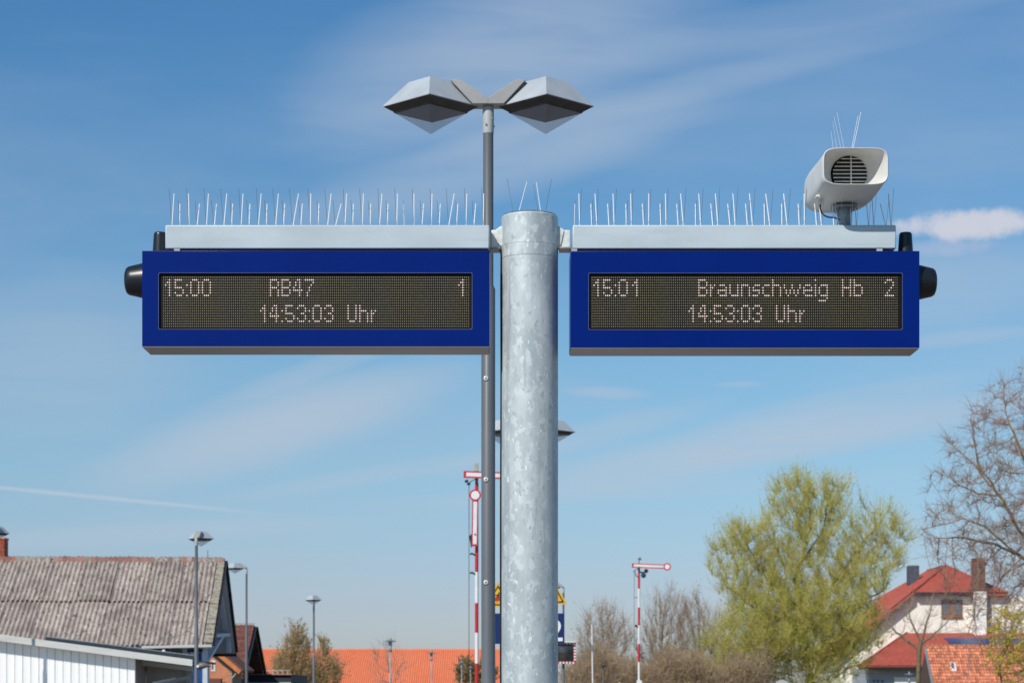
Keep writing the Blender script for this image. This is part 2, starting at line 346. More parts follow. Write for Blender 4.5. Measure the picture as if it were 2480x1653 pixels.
bark_m = mat('brown_bark', (0.14, 0.105, 0.06), 0.9, col2=(0.22, 0.17, 0.09), scale=2)
twig_purple = mat('purple_brown_twig', (0.33, 0.20, 0.165), 0.8, col2=(0.38, 0.27, 0.17), scale=0.8)
twig_brown = mat('brown_twig', (0.37, 0.265, 0.215), 0.85, col2=(0.40, 0.31, 0.21), scale=0.5)
twig_green = mat('green_brown_twig', (0.62, 0.56, 0.15), 0.85, col2=(0.48, 0.38, 0.14), scale=0.5)
def leafmat(name, c1, c2, c3=None, sc=0.55):
    M = mat(name, c1, 0.55, col2=c2, scale=sc, spots=[(c3, sc * 2.1, 0.52, 0.12)] if c3 else None)
    b = M.node_tree.nodes['Principled BSDF']
    b.inputs['Subsurface Weight'].default_value = 0
    N = M.node_tree.nodes; L = M.node_tree.links
    tr = N.new('ShaderNodeBsdfTranslucent'); ms = N.new('ShaderNodeMixShader'); ms.inputs[0].default_value = 0.55
    src = b.inputs['Base Color'].links[0].from_socket; L.new(src, tr.inputs[0])
    o = N['Material Output']; L.new(b.outputs[0], ms.inputs[1]); L.new(tr.outputs[0], ms.inputs[2]); L.new(ms.outputs[0], o.inputs[0])
    return M
willow_leaf = leafmat('young_willow_leaf', (0.72, 0.70, 0.10), (0.62, 0.65, 0.17), (0.62, 0.50, 0.14), 0.35)
bud_leaf = leafmat('bronze_bud', (0.66, 0.43, 0.19), (0.56, 0.45, 0.17))
yellow_leaf = leafmat('yellow_bud_leaf', (0.82, 0.60, 0.06), (0.66, 0.58, 0.10))
green_leaf = leafmat('dull_green_leaf', (0.36, 0.31, 0.13), (0.38, 0.26, 0.15))

# ------------------------------------------------------------------ ground, platform, tracks
def plate(name, x0, x1, y0, y1, z0, z1, m):
    o = MB().box(x0, x1, y0, y1, z0, z1).build(name, m, flat=True); return tag(o, kind='structure')
g = MB().add([(-2500, -2500, -0.9), (2500, -2500, -0.9), (2500, 2500, -0.9), (-2500, 2500, -0.9)], [(0, 1, 2, 3)]).build('ground', grass_m, flat=True); tag(g, kind='structure')
plate('platform', -3.2, 3.4, -60, 112, -0.88, 0.0, asphalt)
plate('track_bed', 3.6, 12.2, -120, 400, -0.88, -0.80, ballast)
plate('track_bed', -9.0, -3.4, -120, 400, -0.88, -0.80, ballast)
plate('side_platform', -26, -9.3, -60, 112, -0.88, -0.02, asphalt)

# unseen trees added behind the camera so boards and mirror reflect something dark
def reflection_trees():
    t = thing('reflection_trees', 'unseen dark row of trees added behind the viewer for the glossy boards to mirror', 'trees', (0, -70, -.9))
    rn = random.Random(7); V = []; F = []
    for k in range(9000):
        x = rn.uniform(-75, 75); top = 13.0 + 2.2 * math.sin(x / 6.1) + 1.4 * math.sin(x / 2.7 + 1) + (x > 0) * 1.5
        z = -.8 + (top + .8) * rn.random() ** .7; y = -70 + rn.uniform(-4, 4); s = rn.uniform(.5, 1.1); b = len(V)
        a, c = rn.uniform(0, PI), rn.uniform(-.6, .6)
        V += [(x - s*math.cos(a), y - s*math.sin(a), z - s), (x + s*math.cos(a), y + s*math.sin(a), z - s*c), (x + s*.3, y + c, z + s)]
        F.append((b, b+1, b+2))
    m = MB(); m.v = V; m.f = F; m.build('foliage', mat('dark_foliage', (.05, .06, .02), .8, col2=(.09, .08, .04), scale=.2), t, flat=True, kind='stuff')
    for x in range(-70, 75, 9): MB().tube((x, -70, -.9), (x + 1, -70, 9), .3, .1, 8).build('trunk', mat('far_trunk', (.1, .08, .06), .9) if x == -70 else bpy.data.materials['far_trunk'], t)
reflection_trees()

# ------------------------------------------------------------------ steel post with its beams
YB = 11.12                                  # front face of the beams
YC = 11.24                                  # axis of the post
XC = PX(1283, YC); ZT = 4.088
def post():
    t = thing('support_post', 'thick galvanised steel post carrying two pale horizontal beams', 'post', (XC, YC, 0))
    r = 0.1480
    MB().lathe([(r, 0), (r, PZ(615, YC - r))], (XC, YC, 0), n=64).build('pipe', galv, t)
    zs = PZ(615, YC - r) + 0.001; z2 = PZ(585, YC - r)
    MB().lathe([(r + 0.0002, zs), (r + 0.0008, zs + 0.0012), (r + 0.0008, z2 - 0.001), (r + 0.0002, z2)], (XC, YC, 0), n=64).build('collar', galv, t, sharp=12)
    MB().lathe([(r + 0.0001, z2 + 0.001), (r + 0.0005, z2 + 0.002), (r + 0.0005, ZT - 0.010), (r - 0.003, ZT - 0.003), (r - 0.010, ZT)], (XC, YC, 0), n=64).build('head_pipe', galv, t, sharp=12)
    MB().lathe([(r - 0.012, ZT + 0.0005), (r - 0.008, ZT + 0.004), (r - 0.014, ZT + 0.006), (0.02, ZT + 0.007)], (XC, YC, 0), n=48).build('cap_plate', zinc_dark, t)
    MB().lathe([(0.012, ZT + 0.007), (0.012, ZT + 0.014), (0.004, ZT + 0.017)], (XC, YC - 0.06, 0), n=12).build('cap_bolt', zinc_dark, t)
    for (xa, xb, sgn) in ((400, 1185, -1), (1387, 2170, 1)):
        z0, z1 = PZ(602, YB), PZ(544.5, YB)
        m = MB().box(PX(xa, YB), PX(xb, YB), YB, YB + 0.24, z0, z1).build('beam', beam_paint, t, bevel=0.006)
        # bracket between beam and pipe, set back from the beam's face
        xe = PX(xb if sgn < 0 else xa, YB); xp = XC + sgn * (r - 0.012)
        b0, b1 = PZ(600, YB + 0.1), PZ(557, YB + 0.1)
        MB().box(xe - sgn * 0.01, xp, YB + 0.095, YB + 0.155, b0, b1).build('bracket', bracket_m, t, bevel=0.004)
        g_ = MB()
        xg = XC + sgn * (r + 0.004)
        g_.prism([(xp, YB + 0.088, b0 + 0.004), (xg + sgn * 0.010, YB + 0.088, b0 + 0.01), (xg + sgn * 0.028, YB + 0.088, b1 - 0.002), (xg + sgn*0.004, YB + 0.088, b1 + 0.016), (xp, YB + 0.088, b1 + 0.022)], (0, 0.074, 0))
        g_.build('gusset', bracket_m, t, bevel=0.003)
        lo = MB(); xe2 = xe
        lo.box(xe2, XC + sgn * (r + 0.006), YB + 0.07, YB + 0.17, b0 - 0.013, b0 - 0.001).build('bottom_flange', tray_m, t, bevel=0.003)
    pts = [(PX(1186, YC), YC - 0.02, PZ(603, YC)), (PX(1200, YC), YC - 0.02, PZ(603.5, YC)), (PX(1208, YC), YC - 0.03, PZ(605, YC)), (PX(1213, YC), YC - 0.035, PZ(611, YC)),
           (PX(1214.6, YC), YC - 0.035, PZ(622, YC)), (PX(1213.9, YC), YC - 0.03, PZ(700, YC)), (PX(1214.3, YC), YC - 0.02, PZ(900, YC)), (PX(1212.8, YC), YC, PZ(1300, YC)), (PX(1213, YC), YC, 0.05)]
    MB().path(pts, 0.0055, 8).build('cable', cable_m, t)
    return t
post()

# ------------------------------------------------------------------ display boards
FONT = {}
def glyphs():
    def g(ch, rows): FONT[ch] = rows
    g('1', ['..#', '.##', '#.#', '..#', '..#', '..#', '..#'])
    g('5', ['####.', '#....', '#....', '####.', '....#', '#...#', '.###.'])
    g('0', ['.###.', '#...#', '#...#', '#...#', '#...#', '#...#', '.###.'])
    g(':', ['.', '.', '#', '.', '.', '.', '#'])
    g('R', ['####.', '#...#', '#...#', '####.', '#...#', '#...#', '#...#'])
    g('B', ['####.', '#...#', '#...#', '####.', '#...#', '#...#', '####.'])
    g('4', ['..##.', '.#.#.', '.#.#.', '#..#.', '#####', '...#.', '...#.'])
    g('7', ['#####', '....#', '...#.', '..#..', '..#..', '.#...', '.#...'])
    g('3', ['.###.', '#...#', '....#', '..##.', '....#', '#...#', '.###.'])
    g('U', ['#...#', '#...#', '#...#', '#...#', '#...#', '#...#', '.###.'])
    g('h', ['#....', '#....', '####.', '#...#', '#...#', '#...#', '#...#'])
    g('r', ['...', '...', '#.#', '##.', '#..', '#..', '#..'])
    g('a', ['.....', '.....', '.###.', '....#', '#####', '#...#', '.####'])
    g('u', ['.....', '.....', '#...#', '#...#', '#...#', '#...#', '.####'])
    g('n', ['.....', '.....', '####.', '#...#', '#...#', '#...#', '#...#'])
    g('s', ['....', '....', '.###', '#...', '####', '...#', '###.'])
    g('c', ['....', '....', '.###', '#...', '#...', '#...', '.###'])
    g('w', ['.........', '.........', '#...#...#', '#...#...#', '.#.#.#.#.', '.#.#.#.#.', '..#...#..'])
    g('e', ['.....', '.....', '.###.', '#...#', '#####', '#....', '.####'])
    g('i', ['#', '.', '#', '#', '#', '#', '#'])
    g('g', ['.....', '.....', '.####', '#...#', '#...#', '#...#', '.####', '....#', '####.'])
    g('H', ['#...#', '#...#', '#...#', '#####', '#...#', '#...#', '#...#'])
    g('b', ['#....', '#....', '####.', '#...#', '#...#', '#...#', '####.'])
    g('2', ['.###.', '#...#', '....#', '...#.', '..#..', '.#...', '#####'])
glyphs()
CLOCK = [('1', 50, 11), ('4', 55, 11), (':', 61, 11), ('5', 63, 11), ('3', 69, 11), (':', 75, 11), ('0', 77, 11), ('3', 83, 11), ('U', 95, 11), ('h', 101, 11), ('r', 107, 11)]
LEFT = [('1', 1, 1), ('5', 6, 1), (':', 12, 1), ('0', 14, 1), ('0', 20, 1), ('R', 55, 1), ('B', 61, 1), ('4', 67, 1), ('7', 73, 1), ('1', 152, 1)] + CLOCK
RIGHT = [('1', 1, 1), ('5', 6, 1), (':', 12, 1), ('0', 14, 1), ('1', 21, 1), ('B', 55, 1), ('r', 61, 1), ('a', 65, 1), ('u', 71, 1), ('n', 77, 1), ('s', 83, 1), ('c', 88, 1), ('h', 93, 1),
         ('w', 99, 1), ('e', 109, 1), ('i', 115, 1), ('g', 117, 1), ('H', 129, 1), ('b', 135, 1), ('2', 151, 1)] + CLOCK

YD = 11.10
def display(xa, xb, ya, yb, oa, ob, pa, pb, text, dotx0, doty0, label, side, capy, stub):
    X0, X1, Z1, Z0 = PX(xa, YD), PX(xb, YD), PZ(ya, YD), PZ(yb, YD)
    t = thing('display_board', label, 'departure board', ((X0 + X1) / 2, YD + 0.12, Z0), group='departure boards hung under the beams')
    x0, x1, z1, z0 = PX(oa, YD), PX(ob, YD), PZ(pa, YD), PZ(pb, YD)
    rad = 0.008; inner = []
    for cx, cz, a0 in ((x1 - rad, z1 - rad, 0), (x0 + rad, z1 - rad, 90), (x0 + rad, z0 + rad, 180), (x1 - rad, z0 + rad, 270)):
        for k in range(5): a = R(a0 + k * 22.5); inner.append((cx + rad * math.cos(a), cz + rad * math.sin(a)))
    outer = [(X1, Z1), (X0, Z1), (X0, Z0 + 0.004), (X1, Z0 + 0.004)]
    # front skin: a ring between the outer rectangle and the rounded window opening, folded back round the box
    def skin(y, ret, depth):
        mb = MB(); vs = [(a, y, b) for a, b in inner] + [(a, y, b) for a, b in outer]; fs = []
        for q in range(4):
            for k in range(4): fs.append((q*5+k, q*5+k+1, 20 + q))
            fs.append((q*5+4, (q*5+5) % 20, 20 + (q+1) % 4, 20 + q))
        b = len(vs)
        vs += [(a, y + ret, bb) for a, bb in inner]; fs += [(k, (k+1) % 20, b + (k+1) % 20, b + k) for k in range(20)]
        b2 = len(vs); vs += [(a, y + depth, bb) for a, bb in outer]; fs += [(20+k, 20+(k+1) % 4, b2+(k+1) % 4, b2+k) for k in range(4)]
        return mb.add(vs, fs)
    skin(YD, 0.010, 0.118).build('front_cover', blue, t, bevel=0.0025)
    skin(YD + 0.24, -0.010, -0.118).build('rear_cover', blue, t, bevel=0.0025)
    MB().box(X0 + 0.004, X1 - 0.004, YD + 0.003, YD + 0.237, Z0 - 0.003, Z0 + 0.004).build('bottom_tray', tray_m, t, bevel=0.001)
    MB().box(X0 + 0.002, X1 - 0.002, YD + 0.002, YD + 0.012, Z0 - 0.001, Z0 + 0.0035).build('bottom_lip', tray_m, t)
    MB().box(x0 - 0.02, x1 + 0.02, YD + 0.0125, YD + 0.017, z0 - 0.02, z1 + 0.02).build('screen', black_m, t)
    MB().box(x0 - 0.02, x1 + 0.02, YD + 0.223, YD + 0.2275, z0 - 0.02, z1 + 0.02).build('screen', black_m, t)
    # thin rounded trim round the opening
    tr = MB(); w = 0.0022
    ring = [(cx_, cz_) for cx_, cz_ in inner]
    cxm, czm = (x0 + x1) / 2, (z0 + z1) / 2
    def grow(p, e):
        return (p[0] + (e if p[0] > cxm else -e), p[1] + (e if p[1] > czm else -e))
    vs = [(a, YD - 0.0012, b) for a, b in ring] + [(a, YD - 0.0012, b) for a, b in (grow(p, w) for p in ring)]
    tr.add(vs, [(k, (k+1) % 20, 20 + (k+1) % 20, 20 + k) for k in range(20)])
    tr.build('window_trim', edge_m, t)
    # LED matrix, 158 x 20
    lit = set()
    for ch, c0, r0 in text:
        for j, row in enumerate(FONT[ch]):
            for i, q in enumerate(row):
                if q == '#': lit.add((c0 + i, r0 + j))
    yl = YD + 0.0115; ks = yl / YD
    def dot(mb, c, r_, rad):
        x = PX(dotx0 + c * 4.709, YD); z = PZ(doty0 + r_ * 6.25, YD); y = YD + 0.0120
        b = len(mb.v)
        mb.v += [(x + rad*math.cos(k*PI/3), y, z + rad*math.sin(k*PI/3)) for k in range(6)] + [(x, y - rad * 0.5, z)]
        mb.f += [(b+k, b+(k+1) % 6, b+6) for k in range(6)]
    a, b = MB(), MB()
    for c in range(158):
        for r_ in range(20):
            if (c, r_) in lit: dot(b, c, r_, 0.0033)
            else: dot(a, c, r_, 0.0025)
    a.build('led_dots', dots_m, t, kind='stuff'); b.build('lit_text', lit_m, t, kind='stuff')
    # black end cap on the outer side, black stub on top
    s = side; xe = X1 if s > 0 else X0; zc = PZ(capy, YD + 0.1)
    MB().lathe([(0.094, -0.001), (0.092, 0.01), (0.0785, 0.068), (0.074, 0.088), (0.065, 0.100), (0.05, 0.106), (0.02, 0.108)], (xe, YD + 0.12, zc), (s, 0, 0), n=40).build('end_cap', blackplastic, t, sharp=50)
    xs = PX(stub, YD + 0.12)
    MB().lathe([(0.0405, 0), (0.0335, 0.105), (0.0325, 0.113), (0.028, 0.119), (0.015, 0.121)], (xs, YD + 0.12, Z1), n=32).build('antenna_stub', blackplastic, t, sharp=50)
    # gasket and hangers in the gap under the beam
    ga, gb = ((438, 1184) if s < 0 else (1388, 2152))
    MB().box(PX(ga, YD), PX(gb, YD), YD + 0.03, YD + 0.20, Z1 + 0.0005, PZ(602, YB) - 0.001).build('top_seal', gasket, t)
    for h in ((428,) if s < 0 else (2133, 1392)):
        MB().box(PX(h - 8, YD), PX(h + 6, YD), YD + 0.022, YD + 0.0295, Z1 + 0.0008, PZ(602.2, YB)).build('hanger', lampcap_m, t)
    return t
display(344, 1185.5, 607, 840, 384.5, 1143, 661, 796.5, LEFT, 395.5, 670.3, 'left departure board reading RB47, blue case with black end cap on its left', -1, 678, 388)
display(1381, 2227, 607.5, 843, 1426, 2185, 661.5, 797.5, RIGHT, 1434.3, 670.6, 'right departure board reading Braunschweig Hb, blue case under the loudspeaker', 1, 682, 2193)

# ------------------------------------------------------------------ bird spikes
rnd = random.Random(5)
def rod(mb, p, q, r=0.0013, n=5): mb.tube(p, q, r, r * 0.9, n)
def spike_strip(xa, xb, tall0, short0, label, flip):
    zt = PZ(544.5, YB)
    t = thing('bird_spike_strip', label, 'bird spikes', (PX((xa + xb) / 2, YC), YC, zt), group='bird spike strips on the beams')
    MB().box(PX(xa, YB), PX(xb, YB), YB + 0.035, YB + 0.075, zt + 0.0005, zt + 0.003).build('base_strip', clip_m, t)
    k = 0; x = tall0
    while x < xb - 2:
        for (xx, h, y0) in ((x, 0.190, 0.055), (x + short0, 0.132, 0.05)):
            if xx < xa + 2 or xx > xb - 2: continue
            X = PX(xx, YB + y0); Y = YB + y0; j = rnd.uniform(-0.003, 0.003)
            MB().lathe([(0.010, 0.001), (0.009, 0.005), (0.004, 0.009)], (X, Y, zt), n=8).build('clip', clip_m, t)
            lean = rnd.gauss(0, 0.005) + (0.004 if flip < 0 else -0.004)
            if rnd.random() < 0.08: lean += flip * -0.02
            f = MB(); rod(f, (X, Y - 0.004, zt + 0.003), (X - lean * 0.3 + j - flip * -0.004, Y - 0.055 * h / 0.19, zt + h - 0.002), 0.0012); f.build('spike', steelrod, t)
            f = MB(); rod(f, (X, Y + 0.004, zt + 0.003), (X + lean + j, Y + 0.050 * h / 0.19, zt + h - 0.004), 0.0027); f.build('spike', brightrod, t)
        x += 41.9; k += 1
    return t
spike_strip(402, 1184, 416, 19, 'long row of bird spikes on the beam above the RB47 board', -1)
spike_strip(1389, 2168, 1404, -12.5, 'long row of bird spikes on the beam beneath and beside the loudspeaker', 1)
t = thing('bird_spike_cluster', 'five long bird spikes standing on top of the steel post', 'bird spikes', (XC, YC, ZT))
MB().lathe([(0.035, 0.0075), (0.034, 0.011)], (XC, YC, ZT), n=16).build('base', clip_m, t)
for a, b, c, d, w in ((1228, 432, 1244, 513, .0012), (1276, 440, 1254, 513, .0019), (1292, 446, 1304, 513, .0012), (1299, 441, 1311, 513, .0019), (1336, 432, 1320, 513, .0013)):
    yy = YC - 0.02 if w < .0015 else YC + 0.02
    m_ = MB(); rod(m_, (PX(c, yy), yy, ZT + 0.0085), P(a, b, yy - 0.03 if w < .0015 else yy + 0.03), w); m_.build('spike', steelrod if w < .0015 else brightrod, t)

# ------------------------------------------------------------------ loudspeaker
def loudspeaker():
    Xs = PX(2045, YC); zb = PZ(544.5, YB)
    t = thing('loudspeaker', 'cream horn loudspeaker with a slatted round grille on the right beam', 'loudspeaker', (Xs, YC, zb))
    ztop = 4.140
    MB().lathe([(0.0375, 0.0), (0.0375, ztop - zb)], (Xs, YC, zb), n=32).build('stub_post', zinc_dark, t)
    MB().lathe([(0.070, 0), (0.072, 0.003), (0.072, 0.010), (0.070, 0.012)], (Xs, YC, ztop - 0.012), n=32).build('flange', zinc_dark, t)
    for a in range(4):
        an = R(45 + 90 * a)
        MB().lathe([(0.009, 0), (0.009, 0.012), (0.005, 0.014)], (Xs + 0.054 * math.cos(an), YC + 0.054 * math.sin(an), ztop - 0.024), n=6).build('bolt', zinc_dark, t)
    xc, zc = PX(2073, 10.93), 4.277
    def sec(y, a, b, e, dz=0, n=48, bow=0.0):
        out = []
        for k in range(n):
            u = 2*PI*k/n; c, s_ = math.cos(u), math.sin(u)
            x = math.copysign(abs(c) ** (2/e), c) * a; z = math.copysign(abs(s_) ** (2/e), s_) * b
            out.append(Vector((xc + x - max(0, y - 10.93) * .055, y, zc + dz + z)))
        return out
    Y0 = 10.93
    outer = [sec(Y0, .1630, .0925, 5), sec(Y0 + .004, .1665, .096, 5), sec(Y0 + .06, .167, .0985, 4.4, -.002), sec(Y0 + .16, .169, .108, 3.8, -.008), sec(Y0 + .30, .170, .116, 3.7, -.012),
             sec(Y0 + .42, .169, .117, 3.6, -.011), sec(Y0 + .52, .164, .112, 3.5, -.008), sec(Y0 + .58, .154, .104, 3.4, -.004), sec(Y0 + .61, .138, .092, 3.2), sec(Y0 + .63, .10, .07, 2.8), sec(Y0 + .635, .03, .03, 2)]
    MB().loft(outer, cap0=False).build('shell', spk_m, t, sharp=60)
    inner = [sec(Y0, .1630, .0925, 5), sec(Y0 + .004, .1595, .089, 5), sec(Y0 + .05, .147, .087, 3.4), sec(Y0 + .10, .126, .088, 2.7), sec(Y0 + .15, .104, .092, 2.2), sec(Y0 + .17, .094, .094, 2.0)]
    MB().loft(inner, cap0=False, cap1=False).build('horn', spk_m, t, sharp=60)
    MB().lathe([(0.094, 0), (0.092, 0.02), (0.01, 0.05)], (xc, Y0 + .171, zc), (0, 1, 0), n=40, cap0=False).build('speaker_cone', spkdark, t)
    for k in range(-4, 5):
        z = zc + k * 0.0195; w = math.sqrt(max(0, .0935 ** 2 - (k * .0195) ** 2))
        if w > .02: MB().box(xc - w, xc + w, Y0 + .160, Y0 + .166, z - .0022, z + .0022).build('slat', spk_m, t)
    MB().box(xc - .003, xc + .003, Y0 + .157, Y0 + .1595, zc - .093, zc + .093).build('grille_bar', spk_m, t)
    # cable entry and cable
    ex = PX(1989, 11.15)
    MB().lathe([(0.020, 0), (0.018, -0.012), (0.010, -0.014), (0.010, -0.040)], (ex, 11.18, 4.178), n=16).build('cable_gland', spk_m, t)
    MB().box(ex - .03, ex + .035, 11.13, 11.20, 4.166, 4.178).build('cable_box', spk_m, t, bevel=0.004)
    MB().path([(ex, 11.18, 4.142), (ex - .001, 11.18, 4.118), (ex + .006, 11.18, 4.096), (ex + .022, 11.18, 4.080), (ex + .045, 11.185, 4.073), (ex + .075, 11.19, 4.073), (Xs - .030, 11.21, 4.066)], 0.0042, 8).build('cable', cable_m, t)
    s = MB()
    sp = thing('bird_spike_cluster', 'thin bird spikes fanning up from the top of the loudspeaker', 'bird spikes', (xc, 11.25, zc + 0.106))
    MB().box(xc - .05, xc + .02, 11.19, 11.31, zc + 0.101, zc + .1065).build('base', clip_m, sp)
    for a, b, c, d, w in ((2085, 272, 2060, 356, .0016), (2078, 281, 2057, 356, .0013), (2027, 273, 2050, 356, .0010), (2020, 283, 2043, 356, .0010), (2013, 318, 2021, 362, .0010), (2017, 295, 2031, 358, .0009)):
        yy = 11.24; m_ = MB(); rod(m_, (PX(c, yy), yy, zc + .104), P(a, b, yy), w); m_.build('spike', brightrod if w > .0012 else clip_m, sp)
loudspeaker()

# ------------------------------------------------------------------ platform lamps
def lamp(px, Y, yrim, arms, label, step_y=None, extra=None, zground=0.0, rlow=.056, rtop=.0415):
    X = PX(px, Y); zr = PZ(yrim, Y)
    t = thing('platform_lamp', label, 'lamp post', (X, Y, zground), group='grey platform lamp posts')
    zs = zr - 2.4 if step_y is None else PZ(step_y, Y)
    MB().lathe([(rlow, 0), (rlow, zs - zground), (rtop, zs - zground + 0.03), (rtop, zr - .20 - zground)], (X, Y, zground), n=28).build('pole', lamppole_m, t)
    MB().lathe([(rtop + .002, -.215), (rtop + .0035, -.205), (rtop + .0035, -.02), (rtop, -.0)], (X, Y, zr), n=24).build('pole_cap', lampcap_m, t)
    for k in range(3):
        a = R(250 + 70 * k); MB().tube((X + .04*math.cos(a), Y + .04*math.sin(a), zr - .15 + .05 * (k % 2)), (X + .056*math.cos(a), Y + .056*math.sin(a), zr - .15 + .05 * (k % 2)), .008, n=8).build('screw', zinc_dark, t)
    for ang in arms:
        ca, sa = math.cos(R(ang)), math.sin(R(ang))
        def Q(u, v, z): return Vector((X + u*ca - v*sa, Y + u*sa + v*ca, zr + z))
        # arm: folded sheet box rising from the pole to the cover
        prof = [(-.005, .000), (-.005, .035), (.06, .045), (.205, .195), (.275, .200), (.115, .012), (.115, .0)] 
        m = MB(); w = .085
        pa = [(0.0, .004), (0.0, .050), (.215, .192), (.300, .197), (.125, .004)]
        m.prism([Q(u, -w, z) for u, z in pa], Q(0, w, 0) - Q(0, -w, 0)); m.build('arm', lamparm_m, t, bevel=.003)
        lum = thing_part('luminaire', t)
        cx = .46
        def ring(h, z): return [Q(cx - h, 0, z), Q(cx, -h * .96, z), Q(cx + h, 0, z), Q(cx, h * .96, z)]
        MB().loft([ring(.384, .0), ring(.386, .006), ring(.178, .197), ring(.02, .205)], cap0=False).build('cover', lampcover_m, t, sharp=8)
        MB().loft([ring(.384, .0), ring(.376, -.002), ring(.300, -.040), ring(.292, -.052)], cap0=False, cap1=False).build('frame', lampin_m, t, sharp=8)
        MB().loft([ring(.290, -.050), ring(.215, .06), ring(.08, .11)], cap0=False).build('reflector', lampin_m, t, sharp=8)
        MB().lathe([(.028, 0), (.036, -.05), (.030, -.10), (.01, -.115)], Q(cx, 0, .09), (0, 0, 1), n=16).build('bulb', lampin_m, t)
        MB().loft([ring(.289, -.0515), ring(.006, -.216)], cap0=False).build('lens', lens_m, t, sharp=8)
    if extra: extra(t, X, Y, zr)
    return t
def thing_part(n, t): return None
def studs(t, X, Y, zr):
    for py in (918, 1162, 1410):
        z = PZ(py, Y); x = PX(1177, Y)
        MB().lathe([(.0185, 0), (.0185, .006), (.012, .009)], (x, Y - .055, z), (0, -1, 0), n=16).build('lock_plug', clip_m, t)
        MB().lathe([(.006, 0), (.005, .002)], (x, Y - .0645, z), (0, -1, 0), n=8).build('keyhole', dark_iron, t)
lamp(1182.5, 17.2, 259, (0, 180), 'tall twin-headed grey lamp post just left of the steel post', step_y=700, extra=studs)
lamp(1278, 38, 1046, (0, 180), 'twin-headed lamp post half hidden behind the steel post', step_y=1180)
lamp(475.5, 59, 1301, (82,), 'single-headed lamp post standing in front of the corrugated barn roof')
lamp(597, 86, 1375, (180,), 'lamp post right of the barn gable, its head pointing left')
lamp(760, 94, 1453, (-88,), 'slim lamp post before the orange roof, head pointing at the viewer', rlow=.058)
lamp(-8, 61.5, 1288, (104,), 'lamp post cut by the left edge of the photo')
def mirror_lamp():
    Y = 84
    lamp(1364.5, Y, 1421, (180,), 'lamp post right of the steel post, behind the platform mirror', step_y=1560)
    t = thing('platform_mirror', 'rectangular convex mirror with red and white chequered edge on a lamp post', 'mirror', (PX(1364, Y), Y - .2, PZ(1606, Y)))
    xa, xb, za, zb = PX(1331, Y - .2), PX(1394.5, Y - .2), PZ(1606, Y - .2), PZ(1554, Y - .2)
    y = Y - .22; m = MB()
    vs = []; fs = []; n = 10
    for i in range(n + 1):
        for j in range(n + 1):
            u, v = i / n, j / n; vs.append((xa + .08 + (xb - xa - .16) * u, y - .10 * (1 - (2*u-1)**2) * (1 - (2*v-1)**2) + .0, za + .08 + (zb - za - .16) * v))
    for i in range(n):
        for j in range(n): fs.append((i*(n+1)+j, (i+1)*(n+1)+j, (i+1)*(n+1)+j+1, i*(n+1)+j+1))
    MB().add(vs, fs).build('mirror_face', mirror_m, t)
    MB().box(xa + .02, xb - .02, y + .01, y + .05, za + .02, zb - .02).build('backing', dark_iron, t)
    MB().box(xa + .02, xb + .0, y - .16, y + .01, zb - .01, zb + .03).build('hood', white_m, t)
    w = .08; nx = 8; nz = 7
    for k in range(2 * nx):
        a = xa + (xb - xa) * k / (2 * nx); b = xa + (xb - xa) * (k + 1) / (2 * nx)
        for z_ in (za, zb - w): MB().box(a, b, y - .012, y + .009, z_, z_ + w).build('border_block', red_m if k % 2 else white_m, t)
    for k in range(1, 2 * nz - 1):
        a = za + w + (zb - za - 2*w) * (k - 1) / (2*nz - 2); b = za + w + (zb - za - 2*w) * k / (2*nz - 2)
        for x_ in (xa, xb - w): MB().box(x_, x_ + w, y - .012, y + .009, a, b).build('border_block', red_m if k % 2 else white_m, t)
    MB().box(PX(1364, Y) - .05, PX(1364, Y) + .05, y + .051, Y - .05, (za + zb)/2 - .05, (za + zb)/2 + .05).build('bracket', dark_iron, t)
mirror_m = mat('painted_mirror', (0.11, 0.105, 0.10), 0.25, 0.7, var=0.4, scale=2.5)  # dark, streaky reflection put into the base colour
mirror_lamp()

